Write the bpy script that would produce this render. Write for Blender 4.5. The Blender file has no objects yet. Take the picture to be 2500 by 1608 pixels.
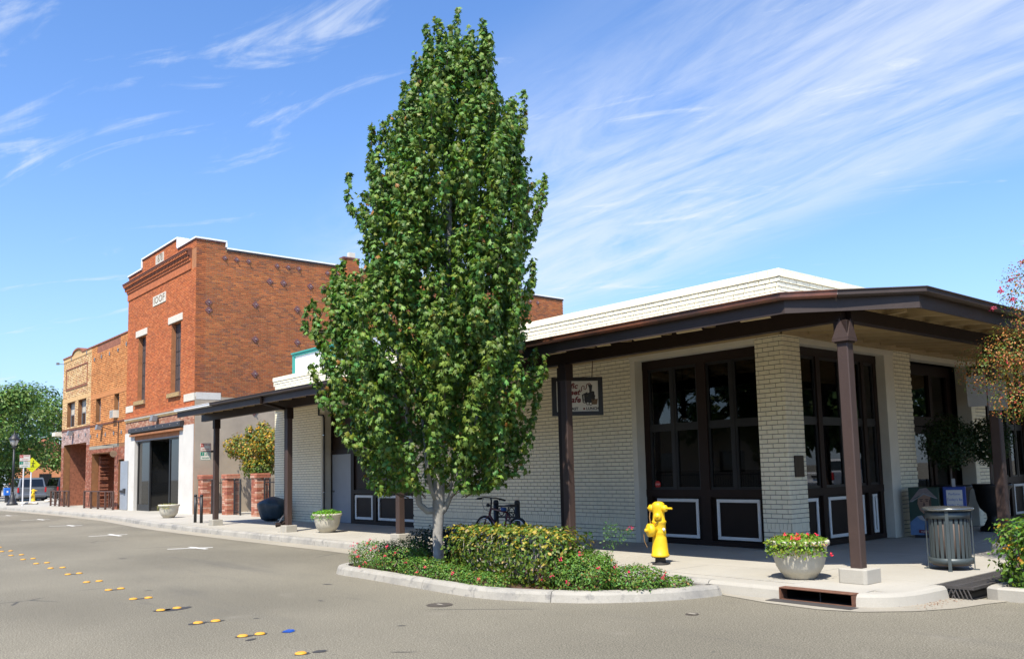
import bpy, bmesh, math, random
import numpy as np
from mathutils import Vector, Matrix
random.seed(7); rng = np.random.default_rng(7)
S = bpy.context.scene; COL = S.collection
rad = math.radians
# ------------------------------------------------------------------ camera
cam_d = bpy.data.cameras.new('camera'); cam = bpy.data.objects.new('camera', cam_d); COL.objects.link(cam)
RM = [[0.64481313, 0.76398616, -0.02326296], [0.09365925, -0.04877028, 0.99440907], [-0.75858023, 0.64338682, 0.10300209]]
cam.matrix_world = Matrix(((RM[0][0], RM[1][0], -RM[2][0], 0), (RM[0][1], RM[1][1], -RM[2][1], 0), (RM[0][2], RM[1][2], -RM[2][2], 1.65), (0, 0, 0, 1)))
cam_d.sensor_width = 36; cam_d.lens = 36 * 2126.28 / 2500; cam_d.shift_y = 123.1 / 2500
cam_d.clip_start = .05; cam_d.clip_end = 3000
S.camera = cam
# ------------------------------------------------------------------ sky and sun
SUN = Vector((.33, -.56, 1.0)).normalized()
EL = math.asin(SUN.z); AZ = math.atan2(SUN.x, SUN.y)
W = bpy.data.worlds.new('World'); S.world = W; W.use_nodes = True
nt = W.node_tree; nt.nodes.clear()
def N(t, **k):
    n = nt.nodes.new(t)
    for a, b in k.items(): setattr(n, a, b)
    return n
def LK(a, b): nt.links.new(a, b)
def MA(op, a, b=None, c=None):
    n = N('ShaderNodeMath', operation=op)
    for i, x in enumerate((a, b, c)):
        if x is None: continue
        if isinstance(x, (int, float)): n.inputs[i].default_value = x
        else: LK(x, n.inputs[i])
    return n.outputs[0]
wo = N('ShaderNodeOutputWorld'); bg = N('ShaderNodeBackground'); bg.inputs[1].default_value = .122
sky = N('ShaderNodeTexSky'); sky.sky_type = 'NISHITA'; sky.sun_disc = False; sky.sun_elevation = EL; sky.sun_rotation = AZ
sky.altitude = 50; sky.air_density = 1.0; sky.dust_density = .7; sky.ozone_density = 2.2
tc = N('ShaderNodeTexCoord'); sx = N('ShaderNodeSeparateXYZ'); LK(tc.outputs['Generated'], sx.inputs[0])
zz = MA('ADD', MA('MAXIMUM', sx.outputs[2], 0.0), .10)
px_ = MA('DIVIDE', sx.outputs[0], zz); py_ = MA('DIVIDE', sx.outputs[1], zz)
# wind axis: s runs along the cirrus streaks, t across them
CA = rad(-5)
s_ = MA('ADD', MA('MULTIPLY', px_, math.cos(CA)), MA('MULTIPLY', py_, math.sin(CA)))
t_ = MA('SUBTRACT', MA('MULTIPLY', py_, math.cos(CA)), MA('MULTIPLY', px_, math.sin(CA)))
C2 = rad(27)
s2 = MA('ADD', MA('MULTIPLY', px_, math.cos(C2)), MA('MULTIPLY', py_, math.sin(C2))); t2 = MA('SUBTRACT', MA('MULTIPLY', py_, math.cos(C2)), MA('MULTIPLY', px_, math.sin(C2)))
def noise(vs, vt, off, det, rough, dist=0., st=None):
    cb = N('ShaderNodeCombineXYZ'); st = st or (s_, t_)
    LK(MA('MULTIPLY', st[0], vs), cb.inputs[0]); LK(MA('MULTIPLY', st[1], vt), cb.inputs[1]); cb.inputs[2].default_value = off
    nz = N('ShaderNodeTexNoise'); nz.inputs['Scale'].default_value = 1; nz.inputs['Detail'].default_value = det
    nz.inputs['Roughness'].default_value = rough; nz.inputs['Distortion'].default_value = dist
    LK(cb.outputs[0], nz.inputs['Vector']); return nz.outputs[0]
def ramp01(x, a, b):
    m = N('ShaderNodeMapRange'); m.interpolation_type = 'SMOOTHSTEP'
    m.inputs[1].default_value = a; m.inputs[2].default_value = b; LK(x, m.inputs[0]); return m.outputs[0]
nb = noise(.7, .9, 3.3, 3, .5)
tt = MA('ADD', t_, MA('MULTIPLY', MA('SUBTRACT', nb, .5), .75))
band = MA('MULTIPLY', ramp01(tt, .85, 1.5), MA('SUBTRACT', 1., ramp01(tt, 1.92, 2.3)))
nm = noise(1.0, 3.6, 2.1, 9, .62, .9); nf = noise(2.6, 11., 5.0, 9, .66, 1.2)
veil = MA('MULTIPLY', band, ramp01(MA('ADD', MA('MULTIPLY', nm, .76), MA('MULTIPLY', nf, .24)), .26, .66))
nw = noise(1.7, 6.0, 7.4, 8, .60, .9, (s2, t2))
wisp = MA('MULTIPLY', ramp01(MA('ADD', MA('MULTIPLY', nw, .88), MA('MULTIPLY', nf, .12)), .57, .74), .52)
cloud = MA('MINIMUM', MA('ADD', MA('MULTIPLY', veil, .70), wisp), .85)
mixc = N('ShaderNodeMix', data_type='RGBA'); LK(cloud, mixc.inputs[0]); 
skyt = N('ShaderNodeMix', data_type='RGBA', blend_type='MULTIPLY'); skyt.inputs[0].default_value = 1
LK(sky.outputs[0], skyt.inputs[6]); skyt.inputs[7].default_value = (.76, 1.03, 1.36, 1)
hz = N('ShaderNodeMix', data_type='RGBA'); LK(MA('MULTIPLY', MA('POWER', MA('SUBTRACT', 1., MA('MAXIMUM', sx.outputs[2], 0.)), 6.), .70), hz.inputs[0])   # pale air towards the horizon
LK(skyt.outputs[2], hz.inputs[6]); hz.inputs[7].default_value = (3.6, 4.15, 5.1, 1); LK(hz.outputs[2], mixc.inputs[6])
mixc.inputs[7].default_value = (4.6, 5.0, 5.6, 1)
LK(mixc.outputs[2], bg.inputs[0]); LK(bg.outputs[0], wo.inputs[0])
sl = bpy.data.lights.new('sun', 'SUN'); sl.energy = 5.0; sl.angle = rad(.53); sl.color = (1.0, .93, .80)
so = bpy.data.objects.new('sun', sl); COL.objects.link(so); so.location = (0, 0, 40)
so.rotation_euler = SUN.to_track_quat('Z', 'Y').to_euler()
S.view_settings.view_transform = 'Standard'; S.view_settings.look = 'None'; S.view_settings.gamma = 1
S.view_settings.exposure = 0.66; S.view_settings.use_curve_mapping = False
S.render.engine = 'CYCLES'; S.cycles.use_denoising = True; S.cycles.max_bounces = 8; S.cycles.transparent_max_bounces = 8
S.cycles.caustics_reflective = False; S.cycles.caustics_refractive = False; S.cycles.sample_clamp_indirect = 6
# ------------------------------------------------------------------ materials
MAT = {}
def mat(name, col=(.5, .5, .5), rough=.6, var=.12, vs=2.5, bump=0., bs=60., metal=0., spec=.5, attr=False, fine=0., fs=200., trans=0., ior=None, dirt=None, coat=0.):
    """procedural principled material: colour noise in world space, optional fine speckle, bump, per-face colour attribute, stains"""
    if name in MAT: return MAT[name]
    m = bpy.data.materials.new(name); m.use_nodes = True; t = m.node_tree; t.nodes.clear()
    def nn(k, **kw):
        n = t.nodes.new(k)
        for a, b in kw.items(): setattr(n, a, b)
        return n
    L = t.links.new
    out = nn('ShaderNodeOutputMaterial'); b = nn('ShaderNodeBsdfPrincipled')
    b.inputs['Roughness'].default_value = rough; b.inputs['Metallic'].default_value = metal
    b.inputs['Specular IOR Level'].default_value = spec
    if ior: b.inputs['IOR'].default_value = ior
    if coat: b.inputs['Coat Weight'].default_value = coat; b.inputs['Coat Roughness'].default_value = .08
    g = nn('ShaderNodeNewGeometry')
    if attr:
        a = nn('ShaderNodeAttribute'); a.attribute_name = 'Col'; base = a.outputs['Color']
    else:
        r = nn('ShaderNodeRGB'); r.outputs[0].default_value = (*col, 1); base = r.outputs[0]
    def noi(scale, det=5, ro=.6):
        z = nn('ShaderNodeTexNoise'); z.inputs['Scale'].default_value = scale; z.inputs['Detail'].default_value = det
        z.inputs['Roughness'].default_value = ro; L(g.outputs['Position'], z.inputs['Vector']); return z.outputs[0]
    def mr(x, a0, a1, b0, b1):
        q = nn('ShaderNodeMapRange'); 
        for i, vv in enumerate((a0, a1, b0, b1)): q.inputs[i + 1].default_value = vv
        L(x, q.inputs[0]); return q.outputs[0]
    def mul(c, f):
        q = nn('ShaderNodeMix', data_type='RGBA', blend_type='MULTIPLY'); q.inputs[0].default_value = 1
        L(c, q.inputs[6]); L(f, q.inputs[7]); return q.outputs[2]
    if var: base = mul(base, mr(noi(vs), .3, .7, 1 - var, 1 + var))
    if fine: base = mul(base, mr(noi(fs, 2, .5), .3, .7, 1 - fine, 1 + fine))
    for d in (dirt or []):   # (colour, scale, lo, hi, strength)
        q = nn('ShaderNodeMix', data_type='RGBA'); L(mr(noi(d[1], 8, .65), d[2], d[3], 0, d[4]), q.inputs[0])
        L(base, q.inputs[6]); q.inputs[7].default_value = (*d[0], 1); base = q.outputs[2]
    L(base, b.inputs['Base Color'])
    if bump:
        bp = nn('ShaderNodeBump'); bp.inputs['Strength'].default_value = bump; bp.inputs['Distance'].default_value = .01
        L(noi(bs, 4, .6), bp.inputs['Height']); L(bp.outputs[0], b.inputs['Normal'])
    if trans:
        tr = nn('ShaderNodeBsdfTranslucent'); mx = nn('ShaderNodeMixShader'); mx.inputs[0].default_value = trans
        q = nn('ShaderNodeMix', data_type='RGBA', blend_type='MULTIPLY'); q.inputs[0].default_value = 1
        L(base, q.inputs[6]); q.inputs[7].default_value = (1.5, 1.6, .7, 1); L(q.outputs[2], tr.inputs[0])
        L(b.outputs[0], mx.inputs[1]); L(tr.outputs[0], mx.inputs[2]); L(mx.outputs[0], out.inputs[0])
    else: L(b.outputs[0], out.inputs[0])
    MAT[name] = m; return m
def asphalt():
    m = bpy.data.materials.new('asphalt'); m.use_nodes = True; t = m.node_tree; L = t.links.new; b = t.nodes['Principled BSDF']; b.inputs['Roughness'].default_value = .92; b.inputs['Specular IOR Level'].default_value = .3
    g = t.nodes.new('ShaderNodeNewGeometry')
    def tex(kind, scale, sc=(1, 1, 1), **k):
        mp = t.nodes.new('ShaderNodeMapping'); mp.inputs['Scale'].default_value = sc; L(g.outputs['Position'], mp.inputs[0]); n = t.nodes.new(kind); n.inputs['Scale'].default_value = scale
        for a, v in k.items():
            if a in n.inputs: n.inputs[a].default_value = v
            else: setattr(n, a, v)
        L(mp.outputs[0], n.inputs['Vector']); return n.outputs[0]
    def mr(x, a, b_, c=0., d=1.):
        q = t.nodes.new('ShaderNodeMapRange'); q.interpolation_type = 'SMOOTHSTEP'
        for i_, v in enumerate((a, b_, c, d)): q.inputs[i_ + 1].default_value = v
        L(x, q.inputs[0]); return q.outputs[0]
    def mix(f, a, col, mode='MIX'):
        q = t.nodes.new('ShaderNodeMix'); q.data_type = 'RGBA'; q.blend_type = mode; L(f, q.inputs[0]) if not isinstance(f, float) else setattr(q.inputs[0], 'default_value', f)
        L(a, q.inputs[6]); (L(col, q.inputs[7]) if not isinstance(col, tuple) else setattr(q.inputs[7], 'default_value', (*col, 1))); return q.outputs[2]
    def mul(a, b_):
        q = t.nodes.new('ShaderNodeMath'); q.operation = 'MULTIPLY'; L(a, q.inputs[0]); L(b_, q.inputs[1]); return q.outputs[0]
    r = t.nodes.new('ShaderNodeRGB'); r.outputs[0].default_value = (.190, .172, .131, 1); c = r.outputs[0]
    c = mix(1., c, mr(tex('ShaderNodeTexNoise', .22, Detail=4.), .3, .7, .84, 1.14), 'MULTIPLY')
    c = mix(1., c, mr(tex('ShaderNodeTexNoise', 70., Detail=3.), .28, .72, .45, 1.55), 'MULTIPLY')               # aggregate
    c = mix(1., c, mr(tex('ShaderNodeTexVoronoi', 38.), .0, .45, 1.30, .90), 'MULTIPLY')
    c = mix(mr(tex('ShaderNodeTexNoise', 1., (.10, .55, 1), Detail=7., Roughness=.62), .54, .72, 0, .5), c, (.095, .09, .08))   # tyre-polished lanes and oil along the street
    c = mix(mr(tex('ShaderNodeTexNoise', 1., (.35, 2.2, 1), Detail=8., Roughness=.68), .60, .74, 0, .45), c, (.08, .075, .07))
    c = mix(mr(tex('ShaderNodeTexNoise', 1.7, Detail=6.), .60, .8, 0, .35), c, (.26, .235, .19))
    cr = mul(mr(tex('ShaderNodeTexVoronoi', .32, feature='DISTANCE_TO_EDGE'), .0, .010, 1, 0), mr(tex('ShaderNodeTexNoise', .5, Detail=2.), .60, .66))
    c = mix(cr, c, (.055, .052, .05))
    c = mix(mr(tex('ShaderNodeTexNoise', 9., Detail=5.), .70, .76, 0, .6), c, (.06, .056, .05))
    L(c, b.inputs['Base Color']); bp = t.nodes.new('ShaderNodeBump'); bp.inputs['Strength'].default_value = .35; bp.inputs['Distance'].default_value = .006; L(tex('ShaderNodeTexNoise', 110., Detail=2.), bp.inputs['Height']); L(bp.outputs[0], b.inputs['Normal']); MAT['asphalt'] = m
asphalt()
mat('concrete', (.375, .352, .305), .85, .09, .8, .25, 70, fine=.08, fs=130, dirt=[((.27, .25, .215), 1.6, .58, .8, .4), ((.20, .19, .17), 26, .71, .75, .6), ((.30, .28, .24), 5, .62, .72, .35)])
mat('kerb', (.34, .32, .28), .85, .10, 1.5, .35, 60, fine=.1, fs=120, dirt=[((.13, .13, .135), 1.3, .47, .66, .6), ((.10, .10, .105), 6.5, .56, .68, .55), ((.50, .48, .43), 9, .6, .7, .4)])
mat('gutter', (.31, .28, .225), .9, .1, 1., .3, 70, fine=.15, fs=90, dirt=[((.2, .19, .17), 1.3, .55, .75, .5)])
mat('soil', (.085, .045, .028), .95, .4, 12, .8, 40, fine=.5, fs=60)
mat('white_brick', (.86, .795, .60), .55, .06, 6, .25, 90, dirt=[((.42, .37, .29), 3.5, .62, .80, .45), ((.55, .48, .36), .9, .55, .8, .35)])
mat('white_mortar', (.17, .155, .125), .9, .2, 8, .3, 80)
mat('white_paint', (.80, .79, .75), .5, .04, 5, .08, 60)
mat('cream', (.42, .32, .18), .6, .1, 3, .1, 40, dirt=[((.30, .21, .11), 2.6, .62, .8, .6)])
mat('cream_trim', (.70, .66, .55), .55, .06, 3, .06, 40)
mat('brown', (.022, .012, .009), .55, .12, 3, .15, 60, spec=.25, dirt=[((.13, .095, .08), 7, .70, .80, .5)])
mat('brown_post', (.052, .031, .025), .6, .12, 4, .25, 50, dirt=[((.26, .2, .17), 16, .70, .78, .6), ((.05, .035, .03), 3, .6, .8, .4)])
mat('brown_panel', (.014, .008, .0065), .5, .12, 3, .1, 60, spec=.25)
mat('gutter_copper', (.23, .085, .05), .38, .2, 2.5, .1, 20, metal=.35, dirt=[((.06, .04, .035), 1.1, .45, .62, .85)])
mat('fascia', (.045, .030, .025), .6, .2, 2, .15, 30)
mat('roof', (.62, .61, .60), .8, .15, 3, .3, 20)
mat('glass_dark', (.006, .006, .006), .03, 0, spec=.5, ior=1.6)
mat('glass', (.02, .024, .028), .04, 0, spec=.5, ior=1.7)
mat('blind', (.50, .46, .38), .8, .06, 3)
mat('black_frame', (.013, .013, .014), .45, .2, 3)
mat('iron', (.022, .022, .025), .5, .2, 6, .1, 60)
mat('iron_rust', (.085, .042, .03), .7, .3, 9, .2, 60)
mat('grey_door', (.27, .30, .34), .5, .06, 2)
mat('brick_attr', attr=True, rough=.85, var=.10, vs=1.1, dirt=[((.055, .042, .035), .55, .64, .84, .35)])
mat('mortar_buff', (.46, .31, .14), .95, .2, 3, .3, 60)
mat('mortar_red', (.38, .16, .07), .95, .2, 3, .3, 60)
mat('stone', (.62, .58, .49), .8, .08, 3, .2, 40, dirt=[((.34, .28, .2), 3, .6, .8, .4)])
mat('stucco', (.38, .315, .24), .9, .12, .9, .5, 45, dirt=[((.27, .225, .175), .7, .5, .75, .6), ((.46, .42, .36), 1.3, .62, .8, .5)])
mat('pier_plaster', (.60, .575, .53), .85, .08, 1.2, .35, 40, dirt=[((.42, .36, .29), 1.8, .62, .8, .4)])
mat('coping_white', (.82, .82, .82), .5, .04, 3)
mat('coping_dark', (.06, .05, .045), .9, .35, 5, .2, 40)
mat('plate_red', (.17, .075, .07), .6, .15, 6)
mat('bolt', (.42, .38, .38), .5, .1, 6, metal=.3)
mat('shutter', (.075, .055, .052), .7, .2, 5, .2, 50)
mat('sill_brown', (.24, .17, .11), .85, .25, 9, .2, 50)
mat('sill_gold', (.40, .27, .12), .8, .3, 14, .2, 50)
mat('steel_black', (.03, .028, .03), .55, .2, 4)
mat('wood_orange', (.34, .135, .05), .7, .2, 3, .2, 60)
mat('planter', (.52, .49, .41), .75, .10, 5, .3, 80, fine=.10, fs=160, dirt=[((.36, .33, .27), 5, .56, .74, .6), ((.68, .66, .6), 9, .64, .72, .6)])
mat('hydrant_yellow', (.76, .48, .012), .45, .08, 8, .25, 60, dirt=[((.42, .24, .03), 9, .56, .70, .6), ((.10, .06, .03), 26, .66, .72, .8)])
mat('hydrant_base', (.03, .026, .024), .8, .3, 12, .3, 60)
mat('can_metal', (.065, .082, .088), .45, .08, 5, .1, 120, metal=.2)
mat('can_lid', (.23, .25, .255), .25, .06, 8, metal=.8)
mat('can_liner', (.10, .075, .066), .7, .1, 6)
mat('chain', (.22, .13, .05), .6, .3, 60)
mat('leaf', attr=True, rough=.5, var=0, trans=.18, spec=.35)
mat('petal', attr=True, rough=.55, var=0, trans=.2, spec=.3)
mat('bark', (.33, .315, .29), .9, .22, 6, .5, 40, dirt=[((.10, .09, .08), 7, .60, .68, .75), ((.52, .5, .46), 3, .6, .75, .4)])
mat('bark_dark', (.13, .10, .08), .9, .25, 8, .5, 40)
mat('tyre', (.018, .018, .018), .8, .1, 10)
mat('chrome', (.5, .5, .5), .25, 0, metal=1)
mat('bike_red', (.13, .012, .016), .3, .05, 8, coat=.4)
mat('blue_bag', (.015, .10, .38), .6, .1, 8)
mat('tarp', (.020, .045, .068), .5, .25, 5, .3, 12)
mat('paint_white', (.74, .73, .70), .75, .10, 4, .2, 80, dirt=[((.3, .28, .25), 9, .62, .75, .6)])
mat('tar', (.045, .043, .045), .75, .15, 8, .4, 60)
mat('marker_yellow', (.66, .32, .03), .6, .15, 18, dirt=[((.34, .2, .07), 22, .52, .68, .75)])
mat('marker_blue', (.02, .09, .42), .3, .1, 20)
mat('rust', (.14, .062, .036), .8, .3, 14, .4, 60)
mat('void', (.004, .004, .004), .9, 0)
mat('iron_grate', (.055, .05, .048), .75, .2, 10, .2, 60)
mat('cover_iron', (.075, .062, .05), .8, .2, 20, .5, 60)
mat('sign_white', (.72, .70, .64), .5, .03, 6)
mat('sign_black', (.012, .011, .011), .45, .1, 6)
mat('ink_red', (.16, .012, .014), .5, .1, 8)
mat('ink_black', (.015, .014, .014), .5, 0)
mat('ink_brown', (.17, .10, .045), .5, .1, 8)
mat('ink_olive', (.06, .06, .025), .5, .1, 8)
mat('plaque_bronze', (.045, .032, .022), .45, .2, 8, metal=.5)
mat('sticker_red', (.55, .02, .02), .4, 0)
mat('sign_red', (.50, .035, .03), .4, 0)
mat('sign_green', (.015, .25, .17), .4, 0)
mat('sign_grey', (.38, .39, .40), .45, .05, 5, metal=.3)
mat('sign_yellow', (.68, .72, .015), .45, 0)
mat('post_white', (.72, .71, .72), .5, .03, 4)
mat('lamp_glass', (.62, .60, .54), .3, .05, 5)
mat('lamp_grey', (.20, .20, .21), .5, .1, 6)
mat('car_silver', (.14, .155, .18), .35, .02, 2, metal=.3, coat=.5)
mat('car_black', (.010, .010, .012), .3, 0, coat=.6)
mat('car_white', (.72, .72, .72), .3, 0, coat=.6)
mat('car_trim', (.03, .03, .033), .5, 0)
mat('tail_red', (.42, .015, .02), .25, 0)
mat('blue_box', (.015, .13, .52), .45, .08, 5)
mat('green_box', (.012, .05, .035), .45, .1, 5)
mat('box_blue', (.02, .06, .30), .45, .1, 5)
mat('skin', (.34, .20, .13), .6, .08, 12)
mat('skin_dark', (.09, .05, .035), .6, .08, 12)
mat('paper_hat', (.24, .20, .19), .7, .2, 12)
mat('shirt_blue', (.13, .22, .38), .6, .12, 12)
mat('shirt_dark', (.05, .09, .18), .6, .12, 12)
mat('ink_blue', (.03, .10, .45), .5, 0)
mat('urn_black', (.012, .012, .012), .5, .1, 6)
mat('concrete_dark', (.28, .29, .28), .8, .1, 5, .2, 60)
mat('peach', (.62, .26, .12), .8, .05, 2)
mat('teal', (.045, .30, .255), .55, .06, 4)
mat('metal_roof', (.58, .60, .64), .4, .08, 3, metal=.5)
mat('beige_wall', (.55, .46, .35), .85, .06, 1)
mat('rock', (.50, .45, .38), .9, .2, 4, .5, 20)
def clear_glass(name, tint, ior):
    m = bpy.data.materials.new(name); m.use_nodes = True; t = m.node_tree; t.nodes.clear()
    o = t.nodes.new('ShaderNodeOutputMaterial'); mx = t.nodes.new('ShaderNodeMixShader'); fr = t.nodes.new('ShaderNodeFresnel'); fr.inputs[0].default_value = ior
    tr = t.nodes.new('ShaderNodeBsdfTransparent'); tr.inputs[0].default_value = (*tint, 1); gl = t.nodes.new('ShaderNodeBsdfGlossy'); gl.inputs['Roughness'].default_value = .015; gl.inputs[0].default_value = (.95, .95, .95, 1)
    t.links.new(fr.outputs[0], mx.inputs[0]); t.links.new(tr.outputs[0], mx.inputs[1]); t.links.new(gl.outputs[0], mx.inputs[2]); t.links.new(mx.outputs[0], o.inputs[0]); MAT[name] = m
clear_glass('glass_clear', (.42, .42, .42), 1.5)
# ------------------------------------------------------------------ mesh helpers
ORG = {}
class MB:
    def __init__(s): s.v = []; s.f = []; s.c = []
    def add(s, verts, faces, M=None, col=None):
        o = len(s.v)
        if M is not None: verts = [tuple(M @ Vector(p)) for p in verts]
        s.v += [tuple(p) for p in verts]; s.f += [tuple(i + o for i in f) for f in faces]
        if col is not None: s.c += [col] * len(faces)
        return s
    def bx(s, x0, x1, y0, y1, z0, z1, M=None, col=None):
        return s.add([(x0, y0, z0), (x1, y0, z0), (x1, y1, z0), (x0, y1, z0), (x0, y0, z1), (x1, y0, z1), (x1, y1, z1), (x0, y1, z1)],
                     [(0, 3, 2, 1), (4, 5, 6, 7), (0, 1, 5, 4), (1, 2, 6, 5), (2, 3, 7, 6), (3, 0, 4, 7)], M, col)
    def prism(s, poly, z0, z1, M=None, col=None):
        n = len(poly)
        a = sum(poly[i][0] * poly[(i + 1) % n][1] - poly[(i + 1) % n][0] * poly[i][1] for i in range(n))
        if a < 0: poly = poly[::-1]
        v = [(p[0], p[1], z0) for p in poly] + [(p[0], p[1], z1) for p in poly]
        return s.add(v, [tuple(range(n))[::-1], tuple(range(n, 2 * n))] + [(i, (i + 1) % n, n + (i + 1) % n, n + i) for i in range(n)], M, col)
    def ext_y(s, poly_xz, y0, y1, M=None, col=None):   # polygon in X-Z, pushed along Y
        R = Matrix(((1, 0, 0, 0), (0, 0, 1, 0), (0, 1, 0, 0), (0, 0, 0, 1)))
        return s.prism(poly_xz, y0, y1, (M @ R) if M is not None else R, col)
    def ext_x(s, poly_yz, x0, x1, M=None, col=None):   # polygon in Y-Z, pushed along X
        R = Matrix(((0, 0, 1, 0), (1, 0, 0, 0), (0, 1, 0, 0), (0, 0, 0, 1)))
        return s.prism(poly_yz, x0, x1, (M @ R) if M is not None else R, col)
    def tube(s, pts, r, n=8, cap=True, M=None, col=None):
        pts = [Vector(p) for p in pts]; k = len(pts)
        rs = [r] * k if isinstance(r, (int, float)) else list(r)
        v = []; f = []; ref = None
        for i, p in enumerate(pts):
            d = (pts[min(i + 1, k - 1)] - pts[max(i - 1, 0)]).normalized()
            if ref is None: ref = Vector((0, 0, 1)) if abs(d.z) < .9 else Vector((1, 0, 0))
            a = (ref - d * ref.dot(d)).normalized(); ref = a; b = d.cross(a)
            for j in range(n):
                t = 2 * math.pi * j / n; v.append(p + (a * math.cos(t) + b * math.sin(t)) * rs[i])
        for i in range(k - 1):
            for j in range(n):
                f.append((i * n + j, i * n + (j + 1) % n, (i + 1) * n + (j + 1) % n, (i + 1) * n + j))
        if cap: f += [tuple(range(n))[::-1], tuple(range((k - 1) * n, k * n))]
        return s.add(v, f, M, col)
    def ring(s, c, R, r, n=32, m=8, M=None):          # torus in the X-Z plane
        v = []; f = []
        for i in range(n):
            a = 2 * math.pi * i / n
            for j in range(m):
                b = 2 * math.pi * j / m; q = R + r * math.cos(b)
                v.append((c[0] + q * math.cos(a), c[1] + r * math.sin(b), c[2] + q * math.sin(a)))
        for i in range(n):
            for j in range(m): f.append((i * m + j, i * m + (j + 1) % m, ((i + 1) % n) * m + (j + 1) % m, ((i + 1) % n) * m + j))
        return s.add(v, f, M)
    def lathe(s, prof, n=24, M=None, sq=None):         # profile (r, z) bottom to top, closed ends
        v = []; f = []; k = len(prof)
        for r, z in prof:
            for j in range(n):
                t = 2 * math.pi * j / n; v.append((r * math.cos(t), r * math.sin(t), z))
        for i in range(k - 1):
            for j in range(n): f.append((i * n + j, i * n + (j + 1) % n, (i + 1) * n + (j + 1) % n, (i + 1) * n + j))
        f += [tuple(range(n))[::-1], tuple(range((k - 1) * n, k * n))]
        return s.add(v, f, M)
    def build(s, name, m, parent=None, smooth=False, bevel=0., seg=1):
        if parent is not None: o = ORG[parent.name]
        else:
            a = np.array(s.v); o = Vector(((a[:, 0].min() + a[:, 0].max()) / 2, (a[:, 1].min() + a[:, 1].max()) / 2, a[:, 2].min()))
        me = bpy.data.meshes.new(name)
        me.from_pydata([(p[0] - o.x, p[1] - o.y, p[2] - o.z) for p in s.v], [], s.f)
        me.materials.append(MAT[m])
        if s.c:
            at = me.attributes.new('Col', 'FLOAT_COLOR', 'FACE')
            at.data.foreach_set('color', np.array([(*c[:3], 1.) for c in s.c], dtype=np.float32).ravel())
        if smooth: me.polygons.foreach_set('use_smooth', [True] * len(me.polygons))
        ob = bpy.data.objects.new(name, me); COL.objects.link(ob)
        if parent is not None: ob.parent = parent
        else: ob.location = o
        ORG[ob.name] = o
        if bevel:
            bv = ob.modifiers.new('bevel', 'BEVEL'); bv.width = bevel; bv.segments = seg; bv.limit_method = 'ANGLE'; bv.angle_limit = rad(40)
        return ob
def thing(name, label, cat, loc, group=None, rz=0.):
    o = bpy.data.objects.new(name, None); COL.objects.link(o); o.empty_display_size = .2
    o.location = loc; o.rotation_euler = (0, 0, rz); ORG[o.name] = Vector(loc) if not rz else Vector((0, 0, 0))
    o['label'] = label; o['category'] = cat
    if group: o['group'] = group
    return o
def local(name, label, cat, loc, group=None, rz=0.):   # thing whose parts are built in its own coordinates
    o = thing(name, label, cat, loc, group, rz); ORG[o.name] = Vector((0, 0, 0)); return o
def tag(o, label, cat, group=None):
    o['label'] = label; o['category'] = cat
    if group: o['group'] = group
    return o
def struct(o): o['kind'] = 'structure'; return o
def stuff(o): o['kind'] = 'stuff'; return o
def copy_tree(o, parent=None):
    c = o.copy(); COL.objects.link(c); c.parent = parent; ORG[c.name] = ORG[o.name]
    for ch in list(o.children): copy_tree(ch, c)
    return c
def box(name, m, parent, *b, bevel=0.): return MB().bx(*b).build(name, m, parent, bevel=bevel)
def text_geo(body, size, depth=.006, shear=0., align='CENTER', bold=0.):
    c = bpy.data.curves.new('t', 'FONT'); c.body = body; c.size = size; c.extrude = depth; c.shear = shear
    c.align_x = align; c.align_y = 'CENTER'; c.offset = bold; c.resolution_u = 2
    o = bpy.data.objects.new('t', c); COL.objects.link(o)
    dg = bpy.context.evaluated_depsgraph_get(); me = bpy.data.meshes.new_from_object(o.evaluated_get(dg))
    v = [tuple(p.co) for p in me.vertices]; f = [tuple(p.vertices) for p in me.polygons]
    bpy.data.objects.remove(o); bpy.data.curves.remove(c); bpy.data.meshes.remove(me)
    return v, f
def MY(x, y, z):      # text standing in the X-Z plane, read from -Y
    return Matrix.Translation((x, y, z)) @ Matrix.Rotation(rad(90), 4, 'X')
def MX(x, y, z):      # text standing in the Y-Z plane, read from +X
    return Matrix.Translation((x, y, z)) @ Matrix.Rotation(rad(90), 4, 'Z') @ Matrix.Rotation(rad(90), 4, 'X')
def cut(iv, holes):
    for a, b in holes:
        nx = []
        for p, q in iv:
            if b <= p or a >= q: nx.append((p, q)); continue
            if a > p: nx.append((p, a))
            if b < q: nx.append((b, q))
        iv = nx
    return iv
def lay_bricks(u0, u1, z0, z1, L, H, j, holes=(), bond=.5, phase=0., minw=.03):
    """running-bond rectangles (ua, ub, za, zb, full)"""
    out = []; k = 0; z = z0
    while z < z1 - .02:
        za, zb = z, min(z + H - j, z1); zm = (za + zb) / 2
        iv = cut([(u0, u1)], [(h[0], h[1]) for h in holes if h[2] < zm < h[3]])
        st = u0 - (L * bond if k % 2 else 0) - phase
        for p, q in iv:
            i = math.floor((p - st) / L); a = st + i * L
            while a < q:
                ua, ub = max(a, p), min(a + L - j, q)
                if ub - ua > minw: out.append((ua, ub, za, zb, ub - ua > L - j - .002 and zb - za > H - j - .002))
                a += L
        z += H; k += 1
    return out
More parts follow.
